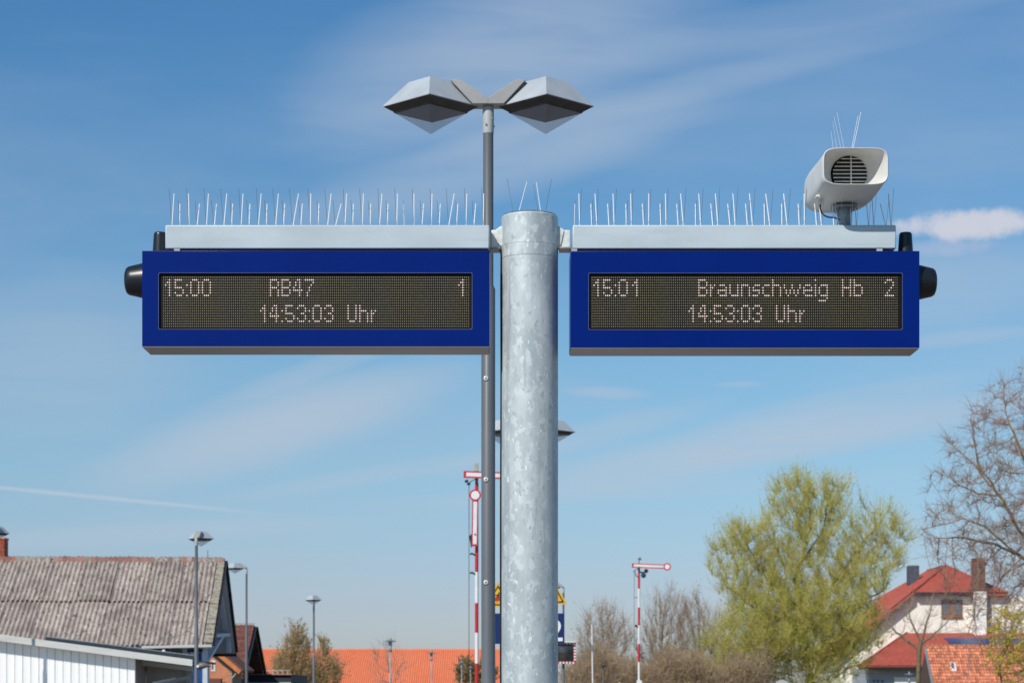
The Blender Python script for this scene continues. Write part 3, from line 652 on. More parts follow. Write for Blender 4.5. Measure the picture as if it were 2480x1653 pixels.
# ------------------------------------------------------------------ platform number sign and warning triangles on the second lamp
def text_mesh(s, size):
    cu = bpy.data.curves.new('t', 'FONT'); cu.body = s; cu.size = size; cu.align_x = 'CENTER'; cu.extrude = 0.002; cu.offset = size * 0.012
    o = bpy.data.objects.new('t', cu); C.objects.link(o); dg = bpy.context.evaluated_depsgraph_get()
    me = bpy.data.meshes.new_from_object(o.evaluated_get(dg)); bpy.data.objects.remove(o); return me
def signs():
    Y = 38; x = PX(1278, Y); y = Y - .10
    t = thing('platform_number_sign', 'navy blue sign with white digits 1 and 2 behind the steel post', 'sign', (x, y, PZ(1558, y)))
    MB().box(PX(1190, y), PX(1367, y), y, y + .03, PZ(1558, y), PZ(1484, y)).build('panel', navy_m, t, bevel=.002)
    MB().box(x - .08, x + .08, y + .031, Y + .06, PZ(1530, y), PZ(1512, y)).build('clamp', zinc_dark, t)
    for s, c in (('1', 1224), ('2', 1343)):
        me = text_mesh(s, .545); me.materials.append(white_m)
        o = link('digit', me, t); o.rotation_euler = (R(90), 0, 0); o.scale = (1.15, 1.0, 1.0)
        o.location = Vector((PX(c, y), y - .004, PZ(1550.5, y))) - base_of(t)
    for (cx, apex, bot, lab, redband) in ((1206.5, 1410, 1467.5, 'yellow warning triangle with a red band left of the steel post', True), (1338, 1402, 1461, 'yellow warning triangle poking out right of the steel post', False)):
        yy = Y - .15; h = (bot - apex); hw = 33.5
        s_ = thing('warning_sign', lab, 'sign', (PX(cx, yy), yy, PZ(bot, yy)), group='yellow warning triangles behind the post')
        def tri(mb, k, y0, dy):
            cyp = bot - h / 3
            pts = [(cx, cyp - h * 2/3 * k), (cx + hw * k, cyp + h/3 * k), (cx - hw * k, cyp + h/3 * k)]
            r_ = 0.07; poly = []
            for i in range(3):
                p = Vector(pts[i]); a = Vector(pts[i-1]); b = Vector(pts[(i+1) % 3])
                poly += [p + (a - p) * r_, p + ((a + b) / 2 - p) * r_ * .45, p + (b - p) * r_]
            mb.prism([(PX(q.x, yy), y0, PZ(q.y, yy)) for q in poly], (0, dy, 0))
        m = MB(); tri(m, 1.06, yy, .01); m.build('panel', yellow_m, s_)
        m = MB(); tri(m, .86, yy - .003, .0025); m.build('black_border', dark_iron, s_)
        m = MB(); tri(m, .70, yy - .006, .0025); m.build('yellow_field', yellow_m, s_)
        bolt = [(2, -20), (-7, -2), (-1, -3), (-5, 12), (7, -7), (1, -6), (5, -19)]
        m = MB(); m.prism([(PX(cx + a * .8, yy), yy - .009, PZ(bot - h * .33 + b * .8, yy)) for a, b in bolt], (0, .0025, 0)); m.build('lightning_bolt', dark_iron, s_)
        if redband:
            MB().box(PX(cx - 13, yy), PX(cx + 13, yy), yy - .013, yy - .0095, PZ(1453, yy), PZ(1445.5, yy)).build('red_band', red_m, s_)
            MB().box(PX(cx - 8, yy), PX(cx + 8, yy), yy - .013, yy - .0095, PZ(1440.5, yy), PZ(1439, yy)).build('text_line', dark_iron, s_)
        MB().beam((PX(cx, yy), yy + .02, PZ(bot - 14, yy)), (PX(1278, Y), Y - .04, PZ(bot - 14, yy)), .03, .05).build('bracket', zinc_dark, s_)
signs()

# ------------------------------------------------------------------ semaphore signals
def mast(t, px, Y, bands, yb, r, z0):
    X = PX(px, Y); k = 0; bands = list(bands)
    for i in range(len(bands) - 1):
        MB().tube((X, Y, PZ(bands[i+1], Y)), (X, Y, PZ(bands[i], Y)), r, n=16).build('mast_band', red_m if i % 2 == 0 else white_m, t)
    MB().tube((X, Y, z0), (X, Y, PZ(bands[-1], Y)), r * 1.02, n=16).build('mast_base', white_m if len(bands) % 2 == 0 else red_m, t)
def arm_shape(pts, y0, dy, Y): return [(PX(a, Y), y0, PZ(b, Y)) for a, b in pts]
def semaphore(px, Y, scale, bands, label, yarm, x0, x1, disc, second):
    X = PX(px, Y); t = thing('semaphore_signal', label, 'railway signal', (X, Y, -.88), group='red and white semaphore signals')
    k = scale; mast(t, px, Y, bands, 0, .058 * (1.0), -.88)
    ya = Y - .16; w = 5.2 * k
    def bar(xa, ya_, xb, yb_, w, name, m_, y0, th=.02):
        d = Vector((xb - xa, yb_ - ya_)).normalized(); n = Vector((-d.y, d.x)) * w
        MB().prism([(PX(a, Y), y0, PZ(b, Y)) for a, b in ((xa + n.x, ya_ + n.y), (xb + n.x, yb_ + n.y), (xb - n.x, yb_ - n.y), (xa - n.x, ya_ - n.y))], (0, th, 0)).build(name, m_, t)
    # main arm (horizontal) with disc
    bar(x0, yarm[0], x1, yarm[1], w, 'signal_arm', red_m, ya, .03)
    bar(x0 + 4 * k, yarm[0] + .05, x1 - 1.5 * k, yarm[1] - .05, w * .55, 'arm_stripe', white_m, ya - .006, .005)
    rd = disc * Y / FPX
    MB().lathe([(rd, 0), (rd, .03)], (PX(x1 + disc * .8, Y), ya + .032, PZ(yarm[1] + .3, Y)), (0, -1, 0), n=28).build('arm_disc', red_m, t)
    MB().lathe([(rd * .66, 0), (rd * .66, .005)], (PX(x1 + disc * .8, Y), ya - .0005, PZ(yarm[1] + .3, Y)), (0, -1, 0), n=24).build('disc_centre', white_m, t)
    ym = (yarm[0] + yarm[1]) / 2
    # pivot housing, finial and lamp on the mast head
    MB().box(X - .05, X + .05, Y - .12, Y + .06, PZ(bands[0], Y), PZ(ym + w * .9, Y)).build('pivot_housing', dark_iron, t)
    MB().tube((X, Y - .05, PZ(ym + w, Y)), (X, Y - .05, PZ(ym - 13 * k, Y)), .022, n=8).build('finial_rod', dark_iron, t)
    if k < 1.2: MB().lathe([(.03, 0), (.085, .03), (.085, .10), (.05, .15)], (X + .03, Y - .05, PZ(ym - 14 * k, Y)), n=12).build('finial', bark_m, t)
    else: MB().box(X - .085, X + .06, Y - .12, Y + .02, PZ(1141, Y), PZ(1121, Y)).build('signal_lamp', mat('pale_green_metal', (.42, .46, .40), .5), t, bevel=.01)
    bar(px + 1, ym + 3 * k, px - 14 * k, ym + 13 * k, .8, 'crank', dark_iron, Y - .06, .02)
    xr = px - 11.5 * k
    MB().tube(P(xr, ym + 10 * k, Y), (PX(xr, Y), Y, .2), .010, n=6).build('pull_rod', dark_iron, t)
    return t
def sems():
    t = semaphore(1547.5, 111, 1.0, (1381, 1424, 1470, 1513, 1558, 1602, 1646), 'smaller semaphore with its arm level, right of the steel post', (1368.5, 1371.5), 1530, 1608, 9.2, False)
    Y = 111
    def rnd_glass(cx, cy, r_, m_, name):
        MB().lathe([(r_ * Y / FPX * 1.12, 0), (r_ * Y / FPX * 1.12, .05)], (PX(cx, Y), Y - .10, PZ(cy, Y)), (0, -1, 0), n=20).build(name + '_rim', dark_iron, t)
        MB().lathe([(r_ * Y / FPX * .9, 0), (r_ * Y / FPX * .6, .04)], (PX(cx, Y), Y - .151, PZ(cy, Y)), (0, -1, 0), n=20).build(name, m_, t)
    rnd_glass(1558, 1392.5, 5.6, teal_glass, 'green_lens'); rnd_glass(1564.5, 1382, 4.6, redglass, 'red_lens')
    MB().beam(P(1548, 1384, Y - .1), P(1561, 1386, Y - .1), .03, .08).build('spectacle_arm', dark_iron, t)
    MB().path([P(1538, 1383, Y - .05), P(1539.5, 1392, Y - .05), P(1546, 1397, Y - .05)], .022, 6).build('lever', dark_iron, t)
    MB().beam(P(1536, 1446, Y), P(1544, 1446, Y), .02, .03).build('rod_guide', dark_iron, t)
    MB().box(PX(1542, Y), PX(1554, Y), Y - .15, Y + .15, -.88, PZ(1646, Y)).build('foot_box', white_m, t)
    MB().beam(P(1538, 1513, Y), P(1548, 1519, Y), .03, .12).build('winch', dark_iron, t)
    Y = 69
    t = semaphore(1154.5, Y, 1.62, (1170, 1384, 1459, 1531, 1605, 1672), 'taller red and white semaphore left of the lamp post, second arm hanging', (1149, 1153), 1123, 1240, 14, True)
    ya = Y - .24
    def ring_bar(x0_, x1_, y0_, y1_, w0, nm, m_, y_): MB().prism([(PX(a, Y), y_, PZ(b, Y)) for a, b in ((x0_ - w0, y0_), (x0_ + w0, y0_), (x1_ + w0, y1_), (x1_ - w0, y1_))], (0, .02, 0)).build(nm, m_, t)
    ring_bar(1151.5, 1149.8, 1205, 1323, 7.5, 'second_arm', red_m, ya)
    ring_bar(1151.4, 1150.0, 1214, 1318, 4.6, 'second_arm_stripe', white_m, ya - .006)
    rd = 14.2 * Y / FPX
    MB().lathe([(rd, 0), (rd, .02)], (PX(1151.3, Y), ya - .007, PZ(1200, Y)), (0, -1, 0), n=28).build('second_disc', red_m, t)
    MB().lathe([(rd * .72, 0), (rd * .72, .005)], (PX(1151.3, Y), ya - .0275, PZ(1200, Y)), (0, -1, 0), n=24).build('second_disc_centre', white_m, t)
    MB().lathe([(.025, 0), (.025, .03)], (PX(1150.5, Y), ya - .0065, PZ(1294, Y)), (0, -1, 0), n=8).build('pivot_bolt', dark_iron, t)
    MB().tube((PX(1150.5, Y), ya + .021, PZ(1294, Y)), (PX(1154.5, Y), Y - .05, PZ(1294, Y)), .03, n=8).build('pivot_shaft', dark_iron, t)
    MB().prism([(PX(a, Y), Y - .1, PZ(b, Y)) for a, b in ((1136, 1298), (1142, 1292), (1144, 1322), (1141, 1326))], (0, .08, 0)).build('spectacle_plate', dark_iron, t)
    for yy in (1342, 1388): MB().path([P(1138, yy, Y - .05), P(1142, yy - 3, Y - .05), P(1150, yy + 1, Y - .05)], .030, 6).build('rod_guide', dark_iron, t)
    for a, b in ((1126, 1166), (1131, 1170)): MB().beam(P(a, b, Y - .05), P(a + 8, b - 3 + (a - 1126), Y - .05), .03, .08).build('counterweight', dark_iron, t)
    # plain white marker pole and a small far street light
sems()
Y = 74
p_ = MB(); p_.tube((PX(1438, Y), Y, -.88), P(1433.5, 1511, Y), .030, .022, n=10)
tag(p_.build('marker_pole', white_m), 'thin white pole before the bare bushes right of the mirror', 'pole')
def far_light():
    Y = 118; t = thing('street_light', 'small dark flat-headed street light before the brown bushes', 'street light', (PX(1461.5, Y), Y, -.88))
    MB().tube((PX(1461.5, Y), Y, -.88), P(1461, 1614, Y), .035, n=8).build('pole', mat('green_pole', (.13, .17, .15), .5), t)
    MB().box(PX(1456, Y), PX(1466, Y), Y - .5, Y + .1, PZ(1614, Y), PZ(1609.5, Y)).build('lamp_head', dark_iron, t, bevel=.02)
far_light()

# ------------------------------------------------------------------ disc-topped street lamps
glass_lantern = mat('frosted_lantern', (0.45, 0.50, 0.53), 0.25, 0, var=0.1)
def street_lamp(px, py, Y, k, label):
    X = PX(px, Y); z = PZ(py, Y)
    t = thing('street_lamp', label, 'street lamp', (X, Y, -.88), group='disc-topped street lamps')
    MB().lathe([(.06, 0), (.06, 1.0), (.045, 1.05), (.045, z - .75 + .88)], (X, Y, -.88), n=14).build('pole', lampcap_m, t)
    MB().lathe([(.05, -.75), (.105, -.70), (.11, -.62), (.06, -.56)], (X, Y, z), n=16).build('collar', zinc_dark, t)
    MB().lathe([(.075, -.555), (.12, -.18)], (X, Y, z), n=16).build('lantern', glass_lantern, t)
    MB().lathe([(.37, -.170), (.38, -.155), (.20, -.11), (.07, -.06), (.05, .04), (.02, .07)], (X, Y, z), n=24).build('shade', zinc_dark, t)
street_lamp(945, 1545, 122, 1, 'largest disc-topped street lamp, before the orange roof')
street_lamp(1045, 1575, 160, 1, 'second disc-topped street lamp, midway along the orange roof')
street_lamp(1118, 1600, 215, 1, 'disc-topped street lamp left of the red and white mast, beside the green bush')
street_lamp(1139.5, 1613, 258, 1, 'smallest disc-topped street lamp, close against the red and white mast')
street_lamp(2202, 1627, 150, 1, 'street lamp with a pale disc shade before the white house')

# ------------------------------------------------------------------ tile fields (joined: each tile is only some pixels wide)
def tiles(name, mat_, parent, o, u, v, poly, du, dv, wave=.035, seed=1, segs=4, local=False, step=.03):
    o, u, v = Vector(o), Vector(u).normalized(), Vector(v).normalized(); n = u.cross(v).normalized()
    if n.z < 0: n = -n
    rn = random.Random(seed)
    us = [p[0] for p in poly]; vs_ = [p[1] for p in poly]
    def inside(a, b):
        c = False; j = len(poly) - 1
        for i in range(len(poly)):
            xi, yi = poly[i]; xj, yj = poly[j]
            if (yi > b) != (yj > b) and a < (xj - xi) * (b - yi) / (yj - yi) + xi: c = not c
            j = i
        return c
    V, F, T = [], [], []
    nv = int((max(vs_) - min(vs_)) / dv) + 1; nu = int((max(us) - min(us)) / du) + 1
    for j in range(nv):
        b0 = min(vs_) + j * dv
        for i in range(nu):
            a0 = min(us) + i * du
            if not inside(a0 + du / 2, b0 + dv / 2): continue
            tn = rn.random(); base = len(V); jig = rn.uniform(-.004, .004)
            for q in range(segs + 1):
                a = a0 + du * q / segs; h = wave * (0.5 + 0.5 * math.cos(2 * PI * q / segs + 0.0)) if segs > 2 else 0
                for bb, hh in ((b0 - .02, 0.005), (b0 + dv, step + jig), (b0 + dv, 0.0)):
                    V.append(o + u * a + v * bb + n * (h + hh))
            for q in range(segs):
                k = base + q * 3
                F.append((k, k + 3, k + 4, k + 1)); F.append((k + 1, k + 4, k + 5, k + 2))
            T += [tn] * ((segs + 1) * 3)
    off = base_of(parent) if (parent is not None and not local) else Vector((0, 0, 0))
    me = bpy.data.meshes.new(name); me.from_pydata([tuple(p - off) for p in V], [], F)
    at = me.attributes.new('tint', 'FLOAT', 'POINT'); at.data.foreach_set('value', T)
    me.materials.append(mat_); me.shade_smooth(); me.set_sharp_from_angle(angle=R(50))
    ob = link(name, me, parent); ob['kind'] = 'stuff'; return ob
def bricks_box(name, parent, x0, x1, y0, y1, z0, z1, m_, bw=.25, bh=.08, seed=3, local=False):
    "front and side faces of a stack in courses of bricks, joined (each brick is a few pixels)"
    rn = random.Random(seed); V, F, T = [], [], []
    def bx(a0, a1, b0, b1, c0, c1):
        k = len(V); V.extend([(a0,b0,c0),(a1,b0,c0),(a1,b1,c0),(a0,b1,c0),(a0,b0,c1),(a1,b0,c1),(a1,b1,c1),(a0,b1,c1)])
        F.extend([tuple(k+i for i in f) for f in ((3,2,1,0),(4,5,6,7),(0,1,5,4),(1,2,6,5),(2,3,7,6),(3,0,4,7))]); T.extend([rn.random()] * 8)
    z = z0; r_ = 0
    while z < z1 - .02:
        x = x0 - (bw / 2 if r_ % 2 else 0)
        while x < x1 - .03:
            a = max(x, x0); b = min(x + bw - .015, x1)
            if b - a > .04: bx(a, b, y0 - .012, y1 + .012, z, min(z + bh - .015, z1))
            x += bw
        z += bh; r_ += 1
    off = base_of(parent) if not local else Vector((0, 0, 0))
    me = bpy.data.meshes.new(name); me.from_pydata([tuple(Vector(p) - off) for p in V], [], F)
    at = me.attributes.new('tint', 'FLOAT', 'POINT'); at.data.foreach_set('value', T); me.materials.append(m_)
    ob = link(name, me, parent); ob['kind'] = 'stuff'; return ob

# ------------------------------------------------------------------ barn with corrugated roof (built in its own frame)
def barn():
    t = thing('barn', 'old barn with a lichen-covered corrugated roof and open gable', 'barn', (PX(515, 72), 72, -.1), R(3.58))
    ez, rz_ = PZ(1557, 72) + .1, PZ(1356, 78) + .1; D = 11.7; H = D / 2; Lx = -11.0
    sl_ = math.hypot(H, rz_ - ez); an = math.atan2(rz_ - ez, H)
    wp = .1643; nw = 7; sw = wp * nw
    # one corrugated sheet, shared
    def sheet(L):
        vs, fs = [], []; n = nw * 8
        for i in range(n + 1):
            x = -i * wp / 8; h = .034 * math.cos(2 * PI * i / 8)
            for (d, dz) in ((0, 0), (L * .5, .0), (L, 0), (L, -.012)): vs.append((x, -d * math.cos(an) , -d * math.sin(an) + h + dz))
        for i in range(n):
            for j in range(3): fs.append((i*4+j, i*4+j+1, (i+1)*4+j+1, (i+1)*4+j))
        me = bpy.data.meshes.new('roof_sheet'); me.from_pydata(vs, [], fs); me.materials.append(sheet_m); me.shade_smooth(); me.set_sharp_from_angle(angle=R(50)); return me
    half = sl_ / 2 + .10; me = sheet(half); rn = random.Random(8)
    for row in range(2):
        for k in range(10):
            d = 0.15 + row * (sl_ / 2 - .08)
            x = -.28 - k * (sw + .012) + (0 if row == 0 else -.06)
            o = link('roof_sheet', me, t, (x + rn.uniform(-.012, .012), H - d * math.cos(an), rz_ - d * math.sin(an) - .01 + (.075 if row == 0 else .018) + (k % 2) * .018 + rn.uniform(-.004, .004)))
            o.rotation_euler = (rn.uniform(-.002, .002), 0, rn.uniform(-.003, .003))
    # verge strip at the right-hand edge
    mb = MB(); n = 34
    for i in range(n):
        d0 = sl_ * i / n; d1 = sl_ * (i + 1) / n - .004; h = rn.uniform(.03, .075)
        mb.prism([(-.30, H - d0 * math.cos(an), rz_ - d0 * math.sin(an)), (-.0, H - d0 * math.cos(an), rz_ - d0 * math.sin(an)), (-.0, H - d1 * math.cos(an), rz_ - d1 * math.sin(an)), (-.30, H - d1 * math.cos(an), rz_ - d1 * math.sin(an))], (0, -h * math.sin(an), h * math.cos(an)))
    mb.build('verge_cover', verge_m, t, local=True, kind='stuff')
    # boarding under the sheets, both slopes
    MB().prism([(-.02, -.02, ez - .10), (-.02, H, rz_ - .10), (-.02, D + .02, ez - .10), (-.02, D + .02, ez - .17), (-.02, H, rz_ - .19), (-.02, -.02, ez - .17)], (Lx, 0, 0)).build('roof_boarding', soffit_grey, t, local=True)
    MB().prism([(-.05, H + .02, rz_ + .02), (-.05, D + .1, ez + .02), (-.05, D + .1, ez - .03), (-.05, H + .02, rz_ - .06)], (Lx, 0, 0)).build('rear_roof', sheet_m, t, local=True)
    # ridge tiles
    vs, fs = [], []
    for i in range(2):
        for k in range(9):
            a = PI * k / 8; r_ = .138 + (.026 if i else 0)
            vs.append((-i * .170, -r_ * 2.1 * math.cos(a), r_ * 1.75 * math.sin(a) - .21))
    fs = [(k, k+1, 10+k, 9+k) for k in range(8)] + [tuple(range(9))[::-1], tuple(range(9, 18))]
    rm = bpy.data.meshes.new('ridge_tile'); rm.from_pydata(vs, [], fs); rm.materials.append(ridge_m); rm.shade_smooth(); rm.set_sharp_from_angle(angle=R(50)); rm.name = 'ridge_tile'
    rm2 = rm.copy(); rm2.materials.clear(); rm2.materials.append(sheet_m)
    for k in range(60):
        o = link('ridge_tile', rm2 if (k < 15 and rn.random() < .75) or (36 < k < 44) or rn.random() < .15 else rm, t, (-.02 - k * .1643, H, rz_ + .050 + rn.uniform(-.012, .018))); o.rotation_euler = (rn.uniform(-.03, .03), rn.uniform(-.02, .02), rn.uniform(-.03, .03))
    # dark barge boards
    MB().beam((.02, -.05, ez - .06), (.02, H, rz_ - .04), .04, .14, (1, 0, 0)).build('barge_board', darktrim, t, local=True)
    MB().beam((.02, D + .05, ez - .06), (.02, H, rz_ - .04), .04, .16, (1, 0, 0)).build('barge_board', darktrim, t, local=True)
    MB().box(-.9, .04, D - .05, D + .12, ez - .24, ez - .10).build('eave_end_board', darktrim, t, local=True)
    # walls
    xw = -.95
    MB().prism([(xw, .75, 0), (xw, .75, ez + .25), (xw, H, rz_ - .2), (xw, D - .75, ez + .25), (xw, D - .75, 0)], (-.12, 0, 0)).build('gable_wall', soffit_grey, t, local=True)
    MB().box(Lx, xw - .121, D - .87, D - .75, 0, ez + .1).build('rear_wall', greyboard, t, local=True)
    MB().box(Lx, xw - .121, .80, .90, 0, ez + .14).build('front_wall', darktrim, t, local=True)
    bm_ = MB().box(-.15, 0, .765, .795, 0, ez + .13)
    b0 = bm_.build('wall_board', greyboard, t, local=True)
    for k in range(60):
        x = xw - .13 - k * .158
        if k == 0: b0.location.x = x; continue
        c = b0.copy(); c.location.x = x; C.objects.link(c)
    # timber post, tie beam, strut and hanging post of the open gable
    MB().box(-.36, -.20, .30, .46, 0, ez - .18).build('corner_post', greypaint, t, local=True)
    MB().beam((-.20, 1.3, ez + .28), (-.20, D - .7, ez + .60), .12, .20, (1, 0, 0)).build('tie_beam', greypaint, t, local=True)
    MB().beam((-.28, .5, ez - .60), (-.18, D * .55, ez + .42), .12, .20, (1, 0, 0)).build('strut', greypaint, t, local=True)
    MB().beam((-.2, D - .9, ez - .1), (-.2, D - .9, ez + 1.2), .14, .5, (0, 1, 0)).build('hanging_post', greypaint, t, local=True)
    MB().beam((-.25, H + .2, rz_ - .9), (-.25, D - .8, ez + .3), .10, .16, (1, 0, 0)).build('rafter', greypaint, t, local=True)
    # blue door beside the post
    MB().box(-.60, -.40, .5, .54, 0, ez - .30).build('door_frame', bluedoor, t, local=True)
    MB().box(-.86, -.80, .5, .54, 0, ez - .30).build('door_frame', bluedoor, t, local=True)
    MB().box(-.80, -.60, .545, .57, 0, ez - .72).build('door_panel', greypaint, t, local=True)
    MB().box(-.90, -.34, .46, .60, ez - .29, ez - .06).build('shutter_box', navywall, t, local=True)
    MB().box(-.72, -.60, .51, .535, 0, ez - .62).build('door_leaf', bluedoor, t, local=True)
    # gutter, slightly out of level
    MB().beam((-.02, -.10, ez - .075), (-2.35, -.10, ez - .13), .10, .09).build('gutter', fascia_m, t, local=True)
    MB().lathe([(.01, .075), (.05, .055), (.07, 0), (.05, -.05), (.01, -.07)], (-1.62, -.06, ez - .27), n=16).build('globe_lamp', white_m, t, local=True)
    MB().tube((-1.62, -.06, ez - .19), (-1.62, -.06, ez - .12), .012, n=6).build('lamp_stem', dark_iron, t, local=True)
    MB().tube((-.62, H, rz_ + .02), (-.62, H, rz_ + .36), .012, n=6).build('roof_pin', dark_iron, t, local=True)
    # brick chimney at the left end of the ridge
    cx1 = PX(15.5, 79.5)
    return t
bt = barn()
cz0, cz1 = PZ(1420, 80.5), PZ(1302, 80.5)
ch = thing('brick_chimney', 'red brick chimney rising behind the barn ridge at the left edge', 'chimney', (PX(-5, 80.5), 80.5, cz0 - 1.0))
bricks_box('bricks', ch, PX(-32, 80.5), PX(15, 80.5), 80.2, 80.8, cz0 - 1.0, cz1 - .05, brickch, .27, .09)
MB().box(PX(-31.5, 80.5), PX(14.5, 80.5), 80.205, 80.795, cz0 - 1.0, cz1 - .06).build('mortar_core', brick_in, ch)
MB().box(PX(-34, 80.5), PX(16.5, 80.5), 80.15, 80.85, cz1 - .055, cz1).build('cap', brick_m, ch)

# ------------------------------------------------------------------ white shed
def shed():
    Y = 63.0
    t = thing('white_shed', 'white boarded shed with a sloping pale fascia in front of the barn', 'shed', (PX(160, Y), Y, -.1))
    x0, x1 = PX(-120, Y), PX(328, Y)
    def topz(x, Yf=Y - .36): # lower edge of the fascia
        px = 1240 + x * FPX / Yf; return PZ(1551 + (px) * 61 / 465, Yf)
    MB().prism([(x0, Y + .035, -.1), (x1 - .01, Y + .035, -.1), (x1 - .01, Y + .035, topz(x1) + .1), (x0, Y + .035, topz(x0) + .1)], (0, .09, 0)).build('wall_core', mat('shed_core', (.60, .63, .64), .8), t)
    nb = int((x1 - x0) / .236); rn = random.Random(2)
    for k in range(nb):
        a = x1 - (k + 1) * .236 + .005; b = x1 - k * .236 - .005
        zt = min(topz(a), topz(b)) + .12
        m = MB(); dy = .004 if k % 2 else 0
        m.prism([(a, Y + .034, -.1), (a + .006, Y + dy, -.1), (a + .10, Y + .006 + dy, -.1), (b - .012, Y + dy, -.1), (b, Y + .034, -.1)], (0, 0, 0.1 + zt))
        m.build('wall_board', whiteboard, t, flat=True)
    # fascia on the roof edge
    Yf = Y - .36; xa, xb = PX(-120, Yf), PX(465, Yf)
    def F(px, py): return P(px, py, Yf)
    MB().prism([F(-120, 1519), F(466, 1596), F(466, 1612), F(-120, 1535.5)], (0, .035, 0)).build('fascia', fascia_m, t, bevel=.004)
    Yd = Yf + .037
    MB().prism([P(-120, 1521, Yd), P(465.5, 1598, Yd), P(465.5, 1603, Yd), P(-120, 1526, Yd)], (0, 5.0, 0)).build('roof_deck', darktrim, t)
    MB().prism([P(-120, 1529, Yd), P(460, 1605.5, Yd), P(460, 1611, Yd), P(-120, 1534.5, Yd)], (0, .3, 0)).build('soffit', fascia_m, t)
    Yr = 67.0
    MB().prism([P(110, 1541, Yr), P(470, 1587, Yr), P(470, 1600, Yr), P(110, 1550, Yr)], (0, .3, 0)).build('upstand', navywall, t)
    MB().prism([P(110, 1539, Yr), P(470, 1585, Yr), P(470, 1587, Yr), P(110, 1541, Yr)], (0, .34, 0)).build('upstand_cap', zinc_dark, t)
    # recessed bay on the right
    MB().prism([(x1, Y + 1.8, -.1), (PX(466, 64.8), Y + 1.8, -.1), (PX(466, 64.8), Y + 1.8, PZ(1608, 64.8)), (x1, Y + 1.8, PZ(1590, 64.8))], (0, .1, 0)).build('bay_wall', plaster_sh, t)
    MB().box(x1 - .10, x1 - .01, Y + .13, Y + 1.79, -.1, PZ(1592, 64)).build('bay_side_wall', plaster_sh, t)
    MB().prism([P(328, 1596, Y + 1.2), P(466, 1614, Y + 1.2), P(466, 1624, Y + 1.2), P(328, 1608, Y + 1.2)], (0, .15, 0)).build('bay_beam', fascia_m, t)
    MB().box(PX(450, 64.5), PX(462, 64.5), 64.6, 64.75, -.1, PZ(1612, 64.6)).build('bay_post', plaster_sh, t)
    MB().box(PX(343, 64.7), PX(355, 64.7), 64.6, 64.79, PZ(1625, 64.7), PZ(1615, 64.7)).build('wall_box', mat('box_brown', (.2, .17, .16), .7), t)
    MB().beam(P(370, 1656, 63.6), P(468, 1637, 63.9), .05, .10).build('handrail', zinc_dark, t)
    MB().beam(P(370, 1652.5, 63.55), P(425, 1641.5, 63.7), .03, .05).build('handrail_cap', fascia_m, t)
shed()
def pole_horn():
    Y = 59; t = thing('horn_speaker', 'small grey horn speaker on the lamp post beside the shed roof', 'loudspeaker', (PX(488, Y), Y - .1, PZ(1611, Y)))
    MB().loft([[P(481 + 0, 1611, Y) + Vector((0, .075 * math.cos(a), .068 * math.sin(a))) for a in [2*PI*k/16 for k in range(16)]],
               [P(486, 1611, Y) + Vector((0, .10 * math.cos(a), .095 * math.sin(a) - .0)) for a in [2*PI*k/16 for k in range(16)]],
               [P(494, 1610, Y) + Vector((0, .10 * math.cos(a), .085 * math.sin(a))) for a in [2*PI*k/16 for k in range(16)]],
               [P(502, 1610, Y) + Vector((0, .06 * math.cos(a), .05 * math.sin(a))) for a in [2*PI*k/16 for k in range(16)]],
               [P(511, 1613, Y) + Vector((0, .02 * math.cos(a), .01 * math.sin(a))) for a in [2*PI*k/16 for k in range(16)]]]).build('shell', mat('taupe_plastic', (.17, .155, .145), .5), t)
    MB().lathe([(.04, 0), (.038, .05)], P(479.5, 1612, Y - .09), (0, -1, 0), n=12).build('mount_cap', white_m, t)
    MB().tube(P(475.5, 1606, Y), P(484, 1605, Y), .02, n=8).build('mount', dark_iron, t)
pole_horn()

